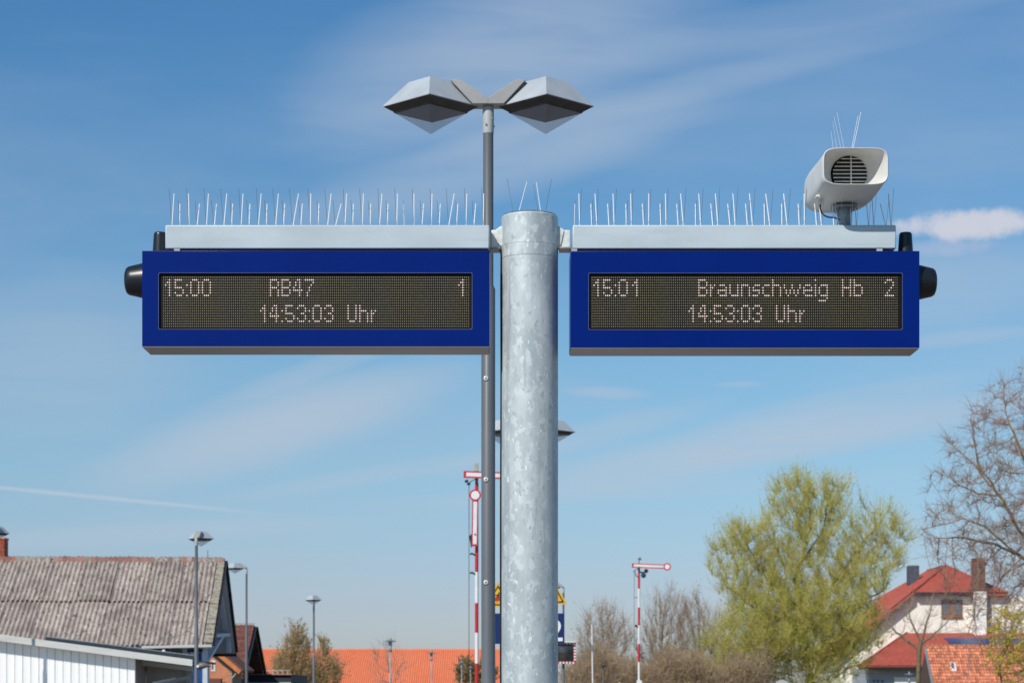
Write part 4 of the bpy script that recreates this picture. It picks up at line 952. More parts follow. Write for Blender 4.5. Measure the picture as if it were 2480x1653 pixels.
# ------------------------------------------------------------------ brick house
def brick_house():
    t = thing('brick_house', 'brick house with brown tiled roof and dark gable behind the barn', 'house', (PX(590, 129), 129, -.5), R(3.5))
    b = base_of(t)
    H = 11.5; rz_ = PZ(1513, 140) + .5; ez = PZ(1630, 129) + .5; Lx = -9.0
    gx = 0.0
    an = math.atan2(rz_ - ez, H)
    MB().prism([(gx, 0, ez), (gx, H, rz_), (gx, 2 * H, ez), (gx, 2 * H, ez - .3), (gx, H, rz_ - .35), (gx, 0, ez - .3)], (Lx, 0, 0)).build('roof_deck', tile_brown, t, local=True)
    L = math.hypot(H, rz_ - ez)
    tiles('roof_tiles', tile_brown, t, (gx - .02, H, rz_ + .02), (-1, 0, 0), (0, -math.cos(an), -math.sin(an)), [(0, 0), (-Lx - .1, 0), (-Lx - .1, L), (0, L)], .30, .36, .03, 4, 4, local=True, step=.05)
    tiles('ridge_tiles', tile_brown, t, (gx + .02, H + .14, rz_ + .12), (-1, 0, 0), (0, -1, -.12), [(0, 0), (-Lx - .1, 0), (-Lx - .1, .3), (0, .3)], .35, .3, .03, 5, 4, local=True, step=.02)
    MB().beam((.03, H, rz_ - .10), (.03, 2 * H + .1, ez - .12), .06, .38, (1, 0, 0)).build('barge_board', darktrim, t, local=True)
    MB().beam((.03, H, rz_ - .10), (.03, -.1, ez - .12), .06, .24, (1, 0, 0)).build('barge_board', darktrim, t, local=True)
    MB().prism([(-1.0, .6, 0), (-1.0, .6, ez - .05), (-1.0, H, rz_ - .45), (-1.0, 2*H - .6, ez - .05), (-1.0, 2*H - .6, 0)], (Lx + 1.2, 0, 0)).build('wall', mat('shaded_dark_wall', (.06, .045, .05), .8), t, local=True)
    MB().box(-.9, .02, H + 4.3, H + 4.6, rz_ - 1.9, rz_ - 1.55).build('tie_beam', darktrim, t, local=True)
    # front wing with orange brick gable
    w = thing('brick_wing', 'low orange brick gable with tiled verge beside the blue door', 'house', (PX(540, 118), 118, -.5))
    Y = 118
    def q(px, py, y=Y): return P(px, py, y)
    MB().prism([q(470, 1700), q(562, 1700), q(562, 1622), q(505, 1574), q(470, 1600)], (0, 4, 0)).build('core', brick_in, w)
    # brick courses on the gable, joined: each brick is about three pixels
    rn = random.Random(6); V = []; F = []; T = []; z = PZ(1672, Y); row = 0
    while z < PZ(1580, Y):
        x = PX(500, Y) - (.125 if row % 2 else 0)
        while x < PX(560.5, Y):
            py = HOR - (z - EYE) * FPX / Y; pxr = 1240 + (x + .235) * FPX / Y
            if pxr < 561.5 and py > 1576 + max(0, pxr - 505) * 48 / 57:
                k = len(V); V += [(x, Y - .015, z), (x + .235, Y - .015, z), (x + .235, Y - .015, z + .065), (x, Y - .015, z + .065), (x, Y + .01, z), (x + .235, Y + .01, z), (x + .235, Y + .01, z + .065), (x, Y + .01, z + .065)]
                F += [tuple(k+i for i in f) for f in ((0,1,2,3),(0,4,5,1),(1,5,6,2),(2,6,7,3),(3,7,4,0))]
            x += .25
        z += .08; row += 1
    me = bpy.data.meshes.new('bricks'); off = base_of(w); me.from_pydata([tuple(Vector(p) - off) for p in V], [], F); me.materials.append(brick_m); o = link('bricks', me, w); o['kind'] = 'stuff'
    MB().prism([q(505, 1556, Y - .3), q(584, 1622, Y - .3), q(578, 1631, Y - .3), q(505, 1570, Y - .3)], (0, .3, 0)).build('verge_tiles', mat('verge_orange', (.62, .20, .06), .7, var=.12, scale=4), w)
    MB().prism([q(505, 1549, Y), q(590, 1620, Y), q(586, 1626, Y), q(505, 1560, Y)], (0, 5, 0)).build('roof_deck', tile_brown, w)
    MB().prism([q(524, 1567, Y + .2), q(590, 1622.5, Y + .2), q(588, 1625.5, Y + .2), q(524, 1571, Y + .2)], (0, .1, .06)).build('flashing', lampcap_m, w)
    MB().prism([q(505, 1570, Y - .1), q(576, 1630, Y - .1), q(572, 1634, Y - .1), q(505, 1580, Y - .1)], (0, .08, 0)).build('barge_shadow_board', darktrim, w)
    MB().box(PX(512, Y), PX(521.5, Y), Y - .05, Y - .016, PZ(1624, Y), PZ(1598, Y)).build('window_frame', white_m, w)
    MB().box(PX(513, Y), PX(517.5, Y), Y - .062, Y - .051, PZ(1620, Y), PZ(1601, Y)).build('window_pane', pane_m, w)
    MB().box(PX(512, Y), PX(540, Y), Y - .9, Y - .2, PZ(1656, Y), PZ(1642, Y)).build('porch_roof', tile_brown, w)
    MB().tube(P(563, 1640, Y - .15), P(572, 1630, Y - .15), .05, n=8).build('downpipe', zinc_dark, w)
brick_house()

def low_building():
    Y = 150
    t = thing('flat_roofed_annex', 'low dark blue annex with a pale rail below the orange roof', 'building', (PX(640, Y), Y, -.9))
    MB().box(PX(560, Y), PX(705, Y), Y, Y + 12, -.9, PZ(1633, Y)).build('wall', navywall, t)
    MB().box(PX(558, Y), PX(707, Y), Y - .2, Y + 12.2, PZ(1633, Y) + .003, PZ(1630.5, Y)).build('roof_edge', mat('roof_edge_pink', (.52, .22, .16), .7), t)
    for k in range(9):
        x = PX(600 + k * 12, Y); MB().box(x - .03, x + .03, Y + .1, Y + .16, PZ(1630.5, Y), PZ(1623, Y)).build('rail_post', fence_white, t)
    MB().box(PX(596, Y), PX(702, Y), Y + .08, Y + .18, PZ(1623, Y), PZ(1621.5, Y)).build('hand_rail', fence_white, t)
    MB().box(PX(560, Y), PX(705, Y), Y - .05, Y - .002, -.9, PZ(1651, Y)).build('pale_plinth', fascia_m, t)
low_building()

# ------------------------------------------------------------------ long orange-roofed hall
def hall():
    Yr, Ye = 295, 283
    t = thing('long_hall', 'long hall with a bright orange tiled roof across the background', 'building', (PX(850, Ye), Ye, -.9))
    x0, x1 = PX(455, Yr), PX(1295, Yr); zr = PZ(1573, Yr); ze = -.0 + PZ(1656, Ye)
    MB().prism([(x0, Ye, ze - .05), (x0, Yr, zr - .1), (x0, 2*Yr - Ye, ze - .05)], (x1 - x0, 0, 0)).build('roof_deck', tile_orange, t)
    MB().box(x0 + .5, x1 - .5, Ye + .8, 2*Yr - Ye - .8, -.9, ze - .06).build('wall', brick_m, t)
    v = Vector((0, Ye - Yr, ze - zr)); L = v.length
    tiles('roof_tiles', tile_orange, t, (x0, Yr, zr), (1, 0, 0), v, [(0, 0), (x1 - x0, 0), (x1 - x0, L), (0, L)], .30, .42, .12, 9, 4, step=.02)
    MB().tube((x0, Yr, zr + .05), (x1, Yr, zr + .05), .14, n=10).build('ridge_cap', tile_orange, t)
hall()

# ------------------------------------------------------------------ white house on the right
def white_house():
    Y = 196.0
    t = thing('white_house', 'white rendered house with red hipped roof behind the willow', 'house', (PX(2290, Y), Y, -.9))
    def q(px, py, y=Y): return P(px, py, y)
    # main walls
    MB().prism([q(2030, 1720), q(2520, 1720), q(2520, 1445), q(2425, 1444), q(2216, 1441), q(2035, 1592)], (0, 16, 0)).build('wall', render_m, t)
    # front hip roof face and slopes
    A, B, Pk = q(2212, 1432, Y - .7), q(2440, 1437, Y - .7), q(2290, 1370, Y + 5.5)
    Rb = Pk + Vector((0, 9, 0)); Bb = B + Vector((0, 17, 0))
    Lf = q(2016, 1588, Y - .7); Lb = Lf + Vector((0, 17.6, 0)); Ab = A + Vector((0, 17.6, 0))
    def face(a, b, c, name):
        n = (b - a).cross(c - a).normalized(); n = n if n.z > 0 else -n
        MB().prism([a, b, c], -n * .2).build(name, tile_red, t)
    MB().prism([A, B, Pk], (0, 0, -.22)).build('hip_deck', tile_red, t)
    MB().prism([A, Pk, Rb, Ab], (0, 0, -.22)).build('roof_deck', tile_red, t)
    MB().prism([A, Ab, Lb, Lf], (0, 0, -.3)).build('side_roof_deck', tile_red, t)
    MB().prism([B, Bb, Rb, Pk], (0, 0, -.22)).build('right_roof_deck', tile_red, t)
    # tiles on the front hip
    o = Pk; u = Vector((1, 0, 0)); mid = A + (B - A) * ((Pk.x - A.x) / (B.x - A.x)); v = mid - Pk; L = v.length
    tiles('hip_tiles', tile_red, t, o + Vector((0, 0, .03)), u, v, [(A.x - Pk.x, L), (0, 0), (B.x - Pk.x, L)], .26, .36, .06, 11, 4, step=.04)
    v2 = A - Pk; d = Vector((0, 1, 0)); vv = v2 - d * v2.dot(d)
    tiles('side_tiles', tile_red, t, Pk + Vector((0, 0, .03)), d, vv, [(0, 0), (9, 0), (17, vv.length), (v2.y, vv.length)], .26, .36, .05, 12, 4, step=.04)
    v3 = Lf - A; vv3 = v3 - d * v3.dot(d)
    tiles('lower_side_tiles', tile_red, t, A + Vector((0, 0, .03)), d, vv3, [(0, 0), (17.6, 0), (17.6, vv3.length), (0, vv3.length)], .26, .36, .05, 13, 4, step=.04)
    MB().path([Pk + Vector((0, 0, .08)), A + Vector((0, 0, .08))], .11, 8).build('hip_cap', tile_red, t)
    MB().path([Pk + Vector((0, 0, .08)), B + Vector((0, 0, .08))], .11, 8).build('hip_cap', tile_red, t)
    MB().path([Pk + Vector((0, 0, .08)), Rb + Vector((0, 0, .08))], .11, 8).build('ridge_cap', tile_red, t)
    MB().prism([q(2213, 1433, Y - .8), q(2372, 1434, Y - .8), q(2372, 1441, Y - .8), q(2218, 1441, Y - .8)], (0, .8, 0)).build('eave_board', navywall, t)
    MB().prism([A + Vector((0, 0, -.25)), Lf + Vector((0, 0, -.3)), Lf + Vector((0, 0, -.65)), A + Vector((0, 0, -.6))], (0, .69, 0)).build('verge_board', mat('dark_soffit', (.10, .07, .06), .8), t)
    # window: frame, two panes, sill
    yw = Y - .05
    MB().box(PX(2279.5, yw), PX(2331.5, yw), yw, yw + .048, PZ(1494, yw), PZ(1451.5, yw)).build('window_frame', woodframe, t)
    MB().box(PX(2280.5, yw), PX(2301, yw), yw - .03, yw - .001, PZ(1488, yw), PZ(1453, yw)).build('window_pane', pane_m, t)
    MB().box(PX(2307.5, yw), PX(2329, yw), yw - .03, yw - .001, PZ(1488, yw), PZ(1453, yw)).build('window_pane', pane_m, t)
    MB().box(PX(2280, yw), PX(2333, yw), yw - .12, yw + .02, PZ(1496, yw), PZ(1494, yw) - .002).build('window_sill', darktrim, t)
    # stack and brick chimney
    yc = Y - 1.0
    MB().box(PX(2359, yc), PX(2390, yc), yc, Y + .4, -.9, PZ(1431, yc)).build('chimney_breast', white_r, t, bevel=.03)
    MB().box(PX(2360.5, yc), PX(2386, yc), yc + .06, yc + 1.2, PZ(1431, yc), PZ(1351, yc)).build('chimney_core', brick_in, t)
    bricks_box('chimney_bricks', t, PX(2358.5, yc), PX(2387, yc), yc + .05, yc + 1.2, PZ(1431, yc) + .01, PZ(1350, yc), chim_m, .27, .11)
    MB().tube(P(2376, 1351, yc + .5), P(2376, 1341, yc + .5), .06, n=8).build('flue', dark_iron, t)
    MB().box(PX(2391, Y), PX(2398, Y), Y - .06, Y - .002, -.9, PZ(1440, Y)).build('downpipe', grey_r, t)
    ys = Y + 9
    MB().box(PX(2202.5, ys), PX(2225.5, ys), ys, ys + 1.3, PZ(1440, ys), PZ(1368, ys)).build('slate_chimney', slate_m, t)
    for k in range(8): MB().box(PX(2202, ys) - .01, PX(2226, ys) + .01, ys - .02, ys + 1.32, PZ(1412 - k * 5.4, ys), PZ(1412 - k * 5.4 - 4.9, ys)).build('slate_course', slate_m, t)
    # lower roof and wing
    Ye = 186
    e0, e1 = q(2079, 1613, Ye), q(2560, 1613, Ye); r0, r1 = q(2196, 1533, Y - .3), q(2560, 1531, Y - .3)
    MB().prism([e0, e1, r1, r0], (0, 0, -.25)).build('wing_roof_deck', tile_red, t)
    hb = q(2150, 1560, Y - .3)
    MB().prism([e0, r0, q(2130, 1590, Y + 2)], (0, 0, -.22)).build('wing_hip_deck', tile_red, t)
    u = Vector((1, 0, 0)); v = r0 - e0; v = Vector((0, e0.y - r0.y, e0.z - r0.z)); L = v.length
    tiles('wing_tiles', tile_red, t, Vector((e0.x, r0.y, r0.z + .03)), u, v, [(r0.x - e0.x, 0), (r1.x - e0.x, 0), (e1.x - e0.x, L), (0, L)], .26, .36, .055, 14, 4, step=.04)
    MB().path([e0 + Vector((0, 0, .06)), r0 + Vector((0, 0, .08))], .11, 8).build('wing_hip_cap', tile_red, t)
    MB().beam(e0 + Vector((0, -.1, -.1)), e1 + Vector((0, -.1, -.1)), .16, .16).build('gutter', darktrim, t)
    MB().box(PX(2103, Ye + 1), PX(2560, Ye + 1), Ye + 1.0, Y - .01, -.9, PZ(1616, Ye + 1)).build('wing_wall', grey_r, t)
    MB().box(PX(2166, Ye + .9), PX(2240, Ye + .9), Ye + .9, Ye + .995, -.9, PZ(1638, Ye + .9)).build('entrance_wall', white_r, t)
    for a in (2114, 2124, 2135): MB().box(PX(a, Ye + .93), PX(a + 5, Ye + .93), Ye + .93, Ye + .998, PZ(1652, Ye + .93), PZ(1645, Ye + .93)).build('small_window', pane_m, t)
    for a in (2077, 2090): MB().box(PX(a, Y), PX(a + 4, Y), Y - .04, Y - .002, PZ(1652, Y), PZ(1647, Y)).build('small_window', pane_m, t)
    # solar panels lying on the wing roof
    sp = lambda px, f, h: (lambda yy: Vector((PX(px, Y) , yy, r0.z + (e0.z - r0.z) * f + h)))(r0.y + (e0.y - r0.y) * f)
    for a, b in ((2284, 2362), (2365, 2440), (2443, 2520)):
        MB().prism([sp(a - 9, .19, .16), sp(b - 6, .19, .16), sp(b, .44, .16), sp(a, .44, .16)], (0, 0, -.06)).build('solar_panel', solar_m, t)
white_house()

def tiled_outbuilding():
    t = thing('tiled_outbuilding', 'outbuilding with an old orange pantile roof in the lower right corner', 'building', (PX(2360, 168), 168, -.9))
    Yr, Ye = 170.0, 165.8
    xl = PX(2243, Yr); xr = PX(2560, Yr); zr = PZ(1563.5, Yr); ze = zr - (Yr - Ye) * .95
    MB().prism([(xl, Ye, ze), (xl, Yr, zr - .02), (xl, 2*Yr - Ye, ze)], (xr - xl, 0, 0)).build('roof_deck', mat('batten_dark', (.12, .07, .05), .9), t)
    v = Vector((0, Ye - Yr, ze - zr)); L = v.length
    tiles('roof_tiles', tile_old, t, (xl - .05, Yr, zr + .02), (1, 0, 0), v, [(0, 0), (xr - xl, 0), (xr - xl, L), (0, L)], .205, .355, .06, 21, 6, step=.06)
    rn = random.Random(4)
    rt = MB().lathe([(.10, 0), (.115, .36)], (0, 0, 0), (1, 0, 0), n=12).build('ridge_tile', tile_old, t, local=True)
    for k in range(26):
        o = rt if k == 0 else rt.copy()
        if k: C.objects.link(o)
        o.location = Vector((xl + k * .36, Yr, zr + .03 + rn.uniform(-.008, .008))) - base_of(t)
    MB().beam((xl - .10, Yr, zr - .05), (xl - .10, Ye, ze - .05), .05, .20, (1, 0, 0)).build('barge_board', zinc_dark, t)
    MB().prism([(xl + .1, Ye + .3, -.9), (xl + .1, 2*Yr - Ye - .3, -.9), (xl + .1, 2*Yr - Ye - .3, ze), (xl + .1, Yr, zr - .3), (xl + .1, Ye + .3, ze)], (xr - xl - .2, 0, 0)).build('wall', render_m, t)
    # skylight
    f0, f1 = .36, .56
    def S_(px, f, h): return Vector((PX(px, Yr - (Yr - Ye) * f), Yr + (Ye - Yr) * f, zr + (ze - zr) * f + h))
    MB().prism([S_(2301, .36, .14), S_(2314.5, .36, .14), S_(2316.5, .52, .14), S_(2303.5, .52, .14)], (0, .0, -.08)).build('skylight_frame', white_m, t)
    MB().prism([S_(2303, .375, .155), S_(2310.5, .375, .155), S_(2312, .48, .155), S_(2304.5, .48, .155)], (0, .0, -.012)).build('skylight_pane', pane_m, t)
    MB().tube(S_(2344, .16, .1), S_(2344, 1.0, .1), .035, n=8).build('lightning_rod', zinc_dark, t)
tiled_outbuilding()

# ------------------------------------------------------------------ trees
def grow(seed, trunk, lobes, n_att, step, infl, kill, iters=120, up=0.05, limbs=()):
    """space colonisation inside ellipsoid lobes (centre, radii); trunk = starting polyline"""
    rg = np.random.default_rng(seed)
    A = []
    vol = [r[0]*r[1]*r[2] for c, r in lobes]; tot = sum(vol)
    for (c, r), v_ in zip(lobes, vol):
        k = int(n_att * v_ / tot); d = rg.normal(size=(k, 3)); d /= np.linalg.norm(d, axis=1)[:, None]
        rad = rg.random(k)[:, None] ** (1/2.4); A.append(np.array(c) + d * rad * np.array(r))
    A = np.vstack(A)
    pts = []; par = []
    for i in range(len(trunk) - 1):
        a, b = np.array(trunk[i]), np.array(trunk[i+1]); n = max(1, int(np.linalg.norm(b - a) / step))
        for k in range(n):
            pts.append(a + (b - a) * k / n); par.append(len(pts) - 2)
    pts.append(np.array(trunk[-1])); par.append(len(pts) - 2); par[0] = -1
    for lb in limbs:
        Q = np.array(pts); last = int(np.linalg.norm(Q - np.array(lb[0]), axis=1).argmin()); cur = Q[last]
        for tgt in lb:
            tgt = np.array(tgt); L_ = np.linalg.norm(tgt - cur); n = max(1, int(L_ / step)); st = cur.copy()
            for k in range(1, n + 1):
                q = st + (tgt - st) * k / n + rg.normal(size=3) * step * .09; pts.append(q); par.append(last); last = len(pts) - 1
            cur = pts[-1]
    alive = np.ones(len(A), bool); near = np.full(len(A), 1e9); who = np.zeros(len(A), int)
    used = {}; stale = set()
    def upd(new_from):
        P_ = np.array(pts[new_from:]); idx = np.nonzero(alive)[0]
        for s0 in range(0, len(P_), 256):
            B = P_[s0:s0+256]; D = np.linalg.norm(A[idx][:, None, :] - B[None], axis=2)
            j = D.argmin(1); dm = D[np.arange(len(idx)), j]; bet = dm < near[idx]
            near[idx[bet]] = dm[bet]; who[idx[bet]] = new_from + s0 + j[bet]
    upd(0)
    for it in range(iters):
        idx = np.nonzero(alive & (near < infl))[0]
        if len(idx) == 0:
            idx = np.nonzero(alive)[0]
            if len(idx) == 0: break
            idx = idx[[near[idx].argmin()]]
            if near[idx[0]] > infl * 8: break
        dirs = {}
        for i in idx:
            w = who[i]; d = A[i] - pts[w]; d = d / (np.linalg.norm(d) + 1e-9)
            dirs[w] = dirs.get(w, 0) + d
        n0 = len(pts)
        for w, d in dirs.items():
            d = d / (np.linalg.norm(d) + 1e-9)
            if any(float(np.dot(d, q)) > .93 for q in used.get(w, ())): stale.add(w); continue
            used.setdefault(w, []).append(d)
            d = d + np.array([0, 0, up]) + rg.normal(size=3) * .12; d /= np.linalg.norm(d)
            q = pts[w] + d * step; pts.append(q); par.append(w)
        if len(pts) == n0:
            alive &= ~((near < infl)); continue
        if stale:
            st = np.array(sorted(stale)); alive &= ~(np.isin(who, st) & (near < infl) & (rg.random(len(A)) < .5)); stale.clear()
        upd(n0)
        alive &= near > kill
        if len(pts) > 14000: break
    return np.array(pts), np.array(par)

def tube_tree(pts, par, rad, sides=4):
    n = len(pts); V = np.zeros((n * sides, 3)); dirs = np.zeros((n, 3))
    has = par >= 0; dirs[has] = pts[has] - pts[par[has]]; dirs[~has] = (0, 0, 1)
    dirs /= np.linalg.norm(dirs, axis=1)[:, None] + 1e-9
    ref = np.where(np.abs(dirs[:, [0]]) < .8, np.array([[1., 0, 0]]), np.array([[0, 1., 0]]))
    a = np.cross(dirs, ref); a /= np.linalg.norm(a, axis=1)[:, None] + 1e-9; b = np.cross(dirs, a)
    for k in range(sides):
        an = 2*PI*k/sides; V[k::sides] = pts + (a*math.cos(an) + b*math.sin(an)) * rad[:, None]
    return V
def edges_mesh(name, pts, par, rad, sel, m_, parent, sides=4, extra=None):
    "tapered tubes along the selected edges (node -> its parent)"
    idx = np.nonzero(sel & (par >= 0))[0]; V = []; F = []
    d = pts[idx] - pts[par[idx]]; d /= np.linalg.norm(d, axis=1)[:, None] + 1e-9
    ref = np.where(np.abs(d[:, [0]]) < .8, np.array([[1., 0, 0]]), np.array([[0, 1., 0]]))
    a = np.cross(d, ref); a /= np.linalg.norm(a, axis=1)[:, None] + 1e-9; b = np.cross(d, a); K = len(idx)
    V = np.zeros((K, 2, sides, 3))
    over = d * 0.3 * rad[idx][:, None]
    for k in range(sides):
        c, s = math.cos(2*PI*k/sides), math.sin(2*PI*k/sides)
        V[:, 0, k] = pts[par[idx]] + (a*c + b*s) * rad[par[idx]].clip(max=rad[idx] * 1.6)[:, None] if True else 0
        V[:, 1, k] = pts[idx] + over + (a*c + b*s) * rad[idx][:, None]
    base = (np.arange(K) * 2 * sides)[:, None]
    F = np.concatenate([np.stack([base[:, 0] + k, base[:, 0] + (k+1) % sides, base[:, 0] + sides + (k+1) % sides, base[:, 0] + sides + k], 1) for k in range(sides)], 0)
    return raw(name, V.reshape(-1, 3), F, m_, parent)
def raw(name, V, F, m_, parent, kind=None):
    off = np.array(base_of(parent)) if parent is not None else 0
    V = np.asarray(V) - off; F = np.asarray(F); me = bpy.data.meshes.new(name); k = F.shape[1]
    me.vertices.add(len(V)); me.vertices.foreach_set('co', V.astype('f4').ravel())
    me.loops.add(F.size); me.loops.foreach_set('vertex_index', F.astype('i4').ravel())
    me.polygons.add(len(F)); me.polygons.foreach_set('loop_start', np.arange(0, F.size, k, dtype='i4')); me.polygons.foreach_set('loop_total', np.full(len(F), k, dtype='i4'))
    me.update(calc_edges=True); me.materials.append(m_); me.shade_smooth()
    o = link(name, me, parent)
    if kind: o['kind'] = kind
    return o
def radii(pts, par, tip, e=2.4):
    n = len(pts); acc = np.zeros(n); r = np.zeros(n)
    for i in range(n - 1, -1, -1):
        r[i] = (acc[i]) ** (1/e) if acc[i] > 0 else tip
        if par[i] >= 0: acc[par[i]] += r[i] ** e
    return r
def twigs_mesh(name, rg, pts, par, rad, thr, per, length, r0, m_, parent, centre, outw=.6, up=.5, droop=0.0, segs=3):
    thin = np.nonzero((rad < thr) & (par >= 0))[0]
    src = rg.choice(thin, size=int(len(thin) * per)) if per != int(per) or per > 0 else thin
    K = len(src); d = pts[src] - pts[par[src]]; d /= np.linalg.norm(d, axis=1)[:, None] + 1e-9
    o = pts[src] - np.array(centre); o /= np.linalg.norm(o, axis=1)[:, None] + 1e-9
    dd = d * .6 + o * outw + np.array([0, 0, up]) + rg.normal(size=(K, 3)) * .55; dd /= np.linalg.norm(dd, axis=1)[:, None]
    L = length * rg.uniform(.35, 1.2, K)
    P0 = pts[src] - (pts[src] - pts[par[src]]) * rg.random(K)[:, None]
    nodes = [P0]; cur = dd
    for s in range(segs):
        cur = cur + rg.normal(size=(K, 3)) * .16 + np.array([0, 0, .10 - droop]); cur /= np.linalg.norm(cur, axis=1)[:, None]
        nodes.append(nodes[-1] + cur * (L / segs)[:, None])
    sides = 3; ref = np.array([[.3, .8, .5]]); a = np.cross(dd, ref); a /= np.linalg.norm(a, axis=1)[:, None] + 1e-9; b = np.cross(dd, a)
    V = np.zeros((K, segs + 1, sides, 3))
    for s in range(segs + 1):
        rr = r0 * (1 - .75 * s / segs)
        for k in range(sides): V[:, s, k] = nodes[s] + (a*math.cos(2*PI*k/3) + b*math.sin(2*PI*k/3)) * rr
    base = np.arange(K) * (segs + 1) * sides; F = []
    for s in range(segs):
        for k in range(sides): F.append(np.stack([base + s*3 + k, base + s*3 + (k+1) % 3, base + (s+1)*3 + (k+1) % 3, base + (s+1)*3 + k], 1))
    ob = raw(name, V.reshape(-1, 3), np.concatenate(F), m_, parent)
    return ob, nodes
def leaves_mesh(name, rg, nodes, per, size, m_, parent, elong=2.2):
    K = len(nodes[0]); segs = len(nodes) - 1; n = int(K * per); i = rg.integers(0, K, n); s = rg.integers(0, segs, n); f = rg.random(n)[:, None]
    N_ = np.stack(nodes, 1); a = N_[i, s]; b = N_[i, s + 1]; c = a + (b - a) * f + rg.normal(size=(n, 3)) * size * .6
    t = (b - a); t /= np.linalg.norm(t, axis=1)[:, None] + 1e-9; t = t + rg.normal(size=(n, 3)) * .6; t /= np.linalg.norm(t, axis=1)[:, None]
    w = np.cross(t, rg.normal(size=(n, 3))); w /= np.linalg.norm(w, axis=1)[:, None] + 1e-9
    sz = (size * rg.uniform(.6, 1.35, n))[:, None]
    V = np.stack([c - t*sz*elong*.5, c + w*sz*.5, c + t*sz*elong*.5, c - w*sz*.5], 1).reshape(-1, 3)
    F = (np.arange(n) * 4)[:, None] + np.arange(4)[None]
    return raw(name, V, F, m_, parent, kind='stuff')

def tree(name, label, cat, seed, Y, base_px, trunk_px, lobes_px, depth, n_att, step, infl, kill, tip, twig, m_bark, m_twig, leaf=None, group=None, thr=None, up=.05, e=2.4, zg=-.9, limbs=()):
    """lobes_px: (px, py, rx, ry) as seen in the photo; depth = crown radius along the view"""
    k = Y / FPX; base = Vector((PX(base_px, Y), Y, zg))
    t = thing(name, label, cat, base, group=group)
    trunk = [tuple(base)] + [tuple(P(a, b, Y + c)) for a, b, c in trunk_px]
    lobes = [(tuple(P(a, b, Y)), (rx * k, depth * (rx * k), ry * k)) for a, b, rx, ry in lobes_px]
    LB = [[tuple(P(q[0], q[1], Y + (q[2] if len(q) > 2 else 0))) for q in lb] for lb in limbs]
    pts, par = grow(seed, trunk, lobes, n_att, step, infl, kill, up=up, limbs=LB)
    rad = radii(pts, par, tip, e); rg = np.random.default_rng(seed + 100)
    th = thr or tip * 2.6
    edges_mesh('trunk', pts, par, rad, rad >= th, m_bark, t, 6)
    edges_mesh('branches', pts, par, rad, rad < th, m_twig, t, 3)['kind'] = 'stuff'
    c = np.mean(np.array([l[0] for l in lobes]), 0); c[2] -= 1.5 * lobes[0][1][2] * .5
    per, ln, r0, outw, upw, droop = twig
    o, nodes = twigs_mesh('twigs', rg, pts, par, rad, th * 1.3, per, ln, r0, m_twig, t, c, outw, upw, droop); o['kind'] = 'stuff'
    if leaf:
        for lf in (leaf if isinstance(leaf, list) else [leaf]):
            leaves_mesh('foliage', rg, nodes, lf[0], lf[1], lf[2], t)
    return t

# willow
tree('willow_tree', 'large yellow-green willow in fresh leaf left of the white house', 'tree', 3, 150, 1965,
     [(1965, 1640, 0), (1940, 1560, 0), (1950, 1500, .5), (1935, 1430, 0)],
     [(1950, 1270, 120, 125), (2025, 1260, 70, 110), (2130, 1320, 85, 95), (1810, 1370, 105, 110), (1890, 1420, 130, 110), (2045, 1420, 115, 110), (1940, 1510, 190, 110), (1850, 1590, 110, 80), (1975, 1600, 130, 90), (1760, 1600, 80, 70), (1900, 1540, 170, 100), (2060, 1540, 90, 90)],
     .75, 5600, .42, 3.2, .48, .014, (8.0, 1.6, .010, .22, 1.2, .0), bark_m, twig_green,
     leaf=[(7.0, .046, willow_leaf)], up=.18, limbs=[[(1950, 1500), (1925, 1400), (1938, 1360), (1965, 1270), (1955, 1190)], [(1938, 1365), (1990, 1290), (2010, 1200)], [(1945, 1480), (1860, 1400), (1815, 1330), (1795, 1290)],
            [(1950, 1490), (2030, 1400), (2090, 1310), (2150, 1240)], [(1950, 1510), (1840, 1480), (1760, 1420)], [(1955, 1520), (2060, 1470), (2140, 1430)]])
# bare tree at the right edge
tree('bare_tree', 'tall leafless tree with lichen-yellow limbs at the right edge', 'tree', 12, 72, 2640,
     [(2625, 1560, 0), (2600, 1430, 0)],
     [(2640, 1270, 405, 430)], .8, 6500, .20, 1.9, .26, .0075, (3.2, .62, .0066, .30, .12, .10), bark_lichen, twig_purple, thr=.024, e=2.5, limbs=[
         [(2590, 1420), (2540, 1370), (2480, 1292), (2403, 1172), (2371, 1130), (2358, 1059), (2352, 985)], [(2590, 1400), (2530, 1250, .5), (2480, 1116), (2435, 998), (2425, 900)],
         [(2580, 1440), (2500, 1370), (2435, 1320), (2384, 1273), (2333, 1253), (2245, 1279)], [(2403, 1175), (2345, 1110), (2300, 1072), (2288, 1042)],
         [(2540, 1390), (2470, 1345), (2400, 1312), (2320, 1300), (2235, 1303)], [(2600, 1350), (2570, 1150, -.6), (2530, 1000), (2490, 875)], [(2420, 1200), (2370, 1195), (2310, 1165), (2265, 1140)],
         [(2600, 1350), (2640, 1100), (2620, 900)], [(2610, 1300), (2720, 1150), (2790, 1000)], [(2620, 1400), (2740, 1330), (2860, 1250)]])
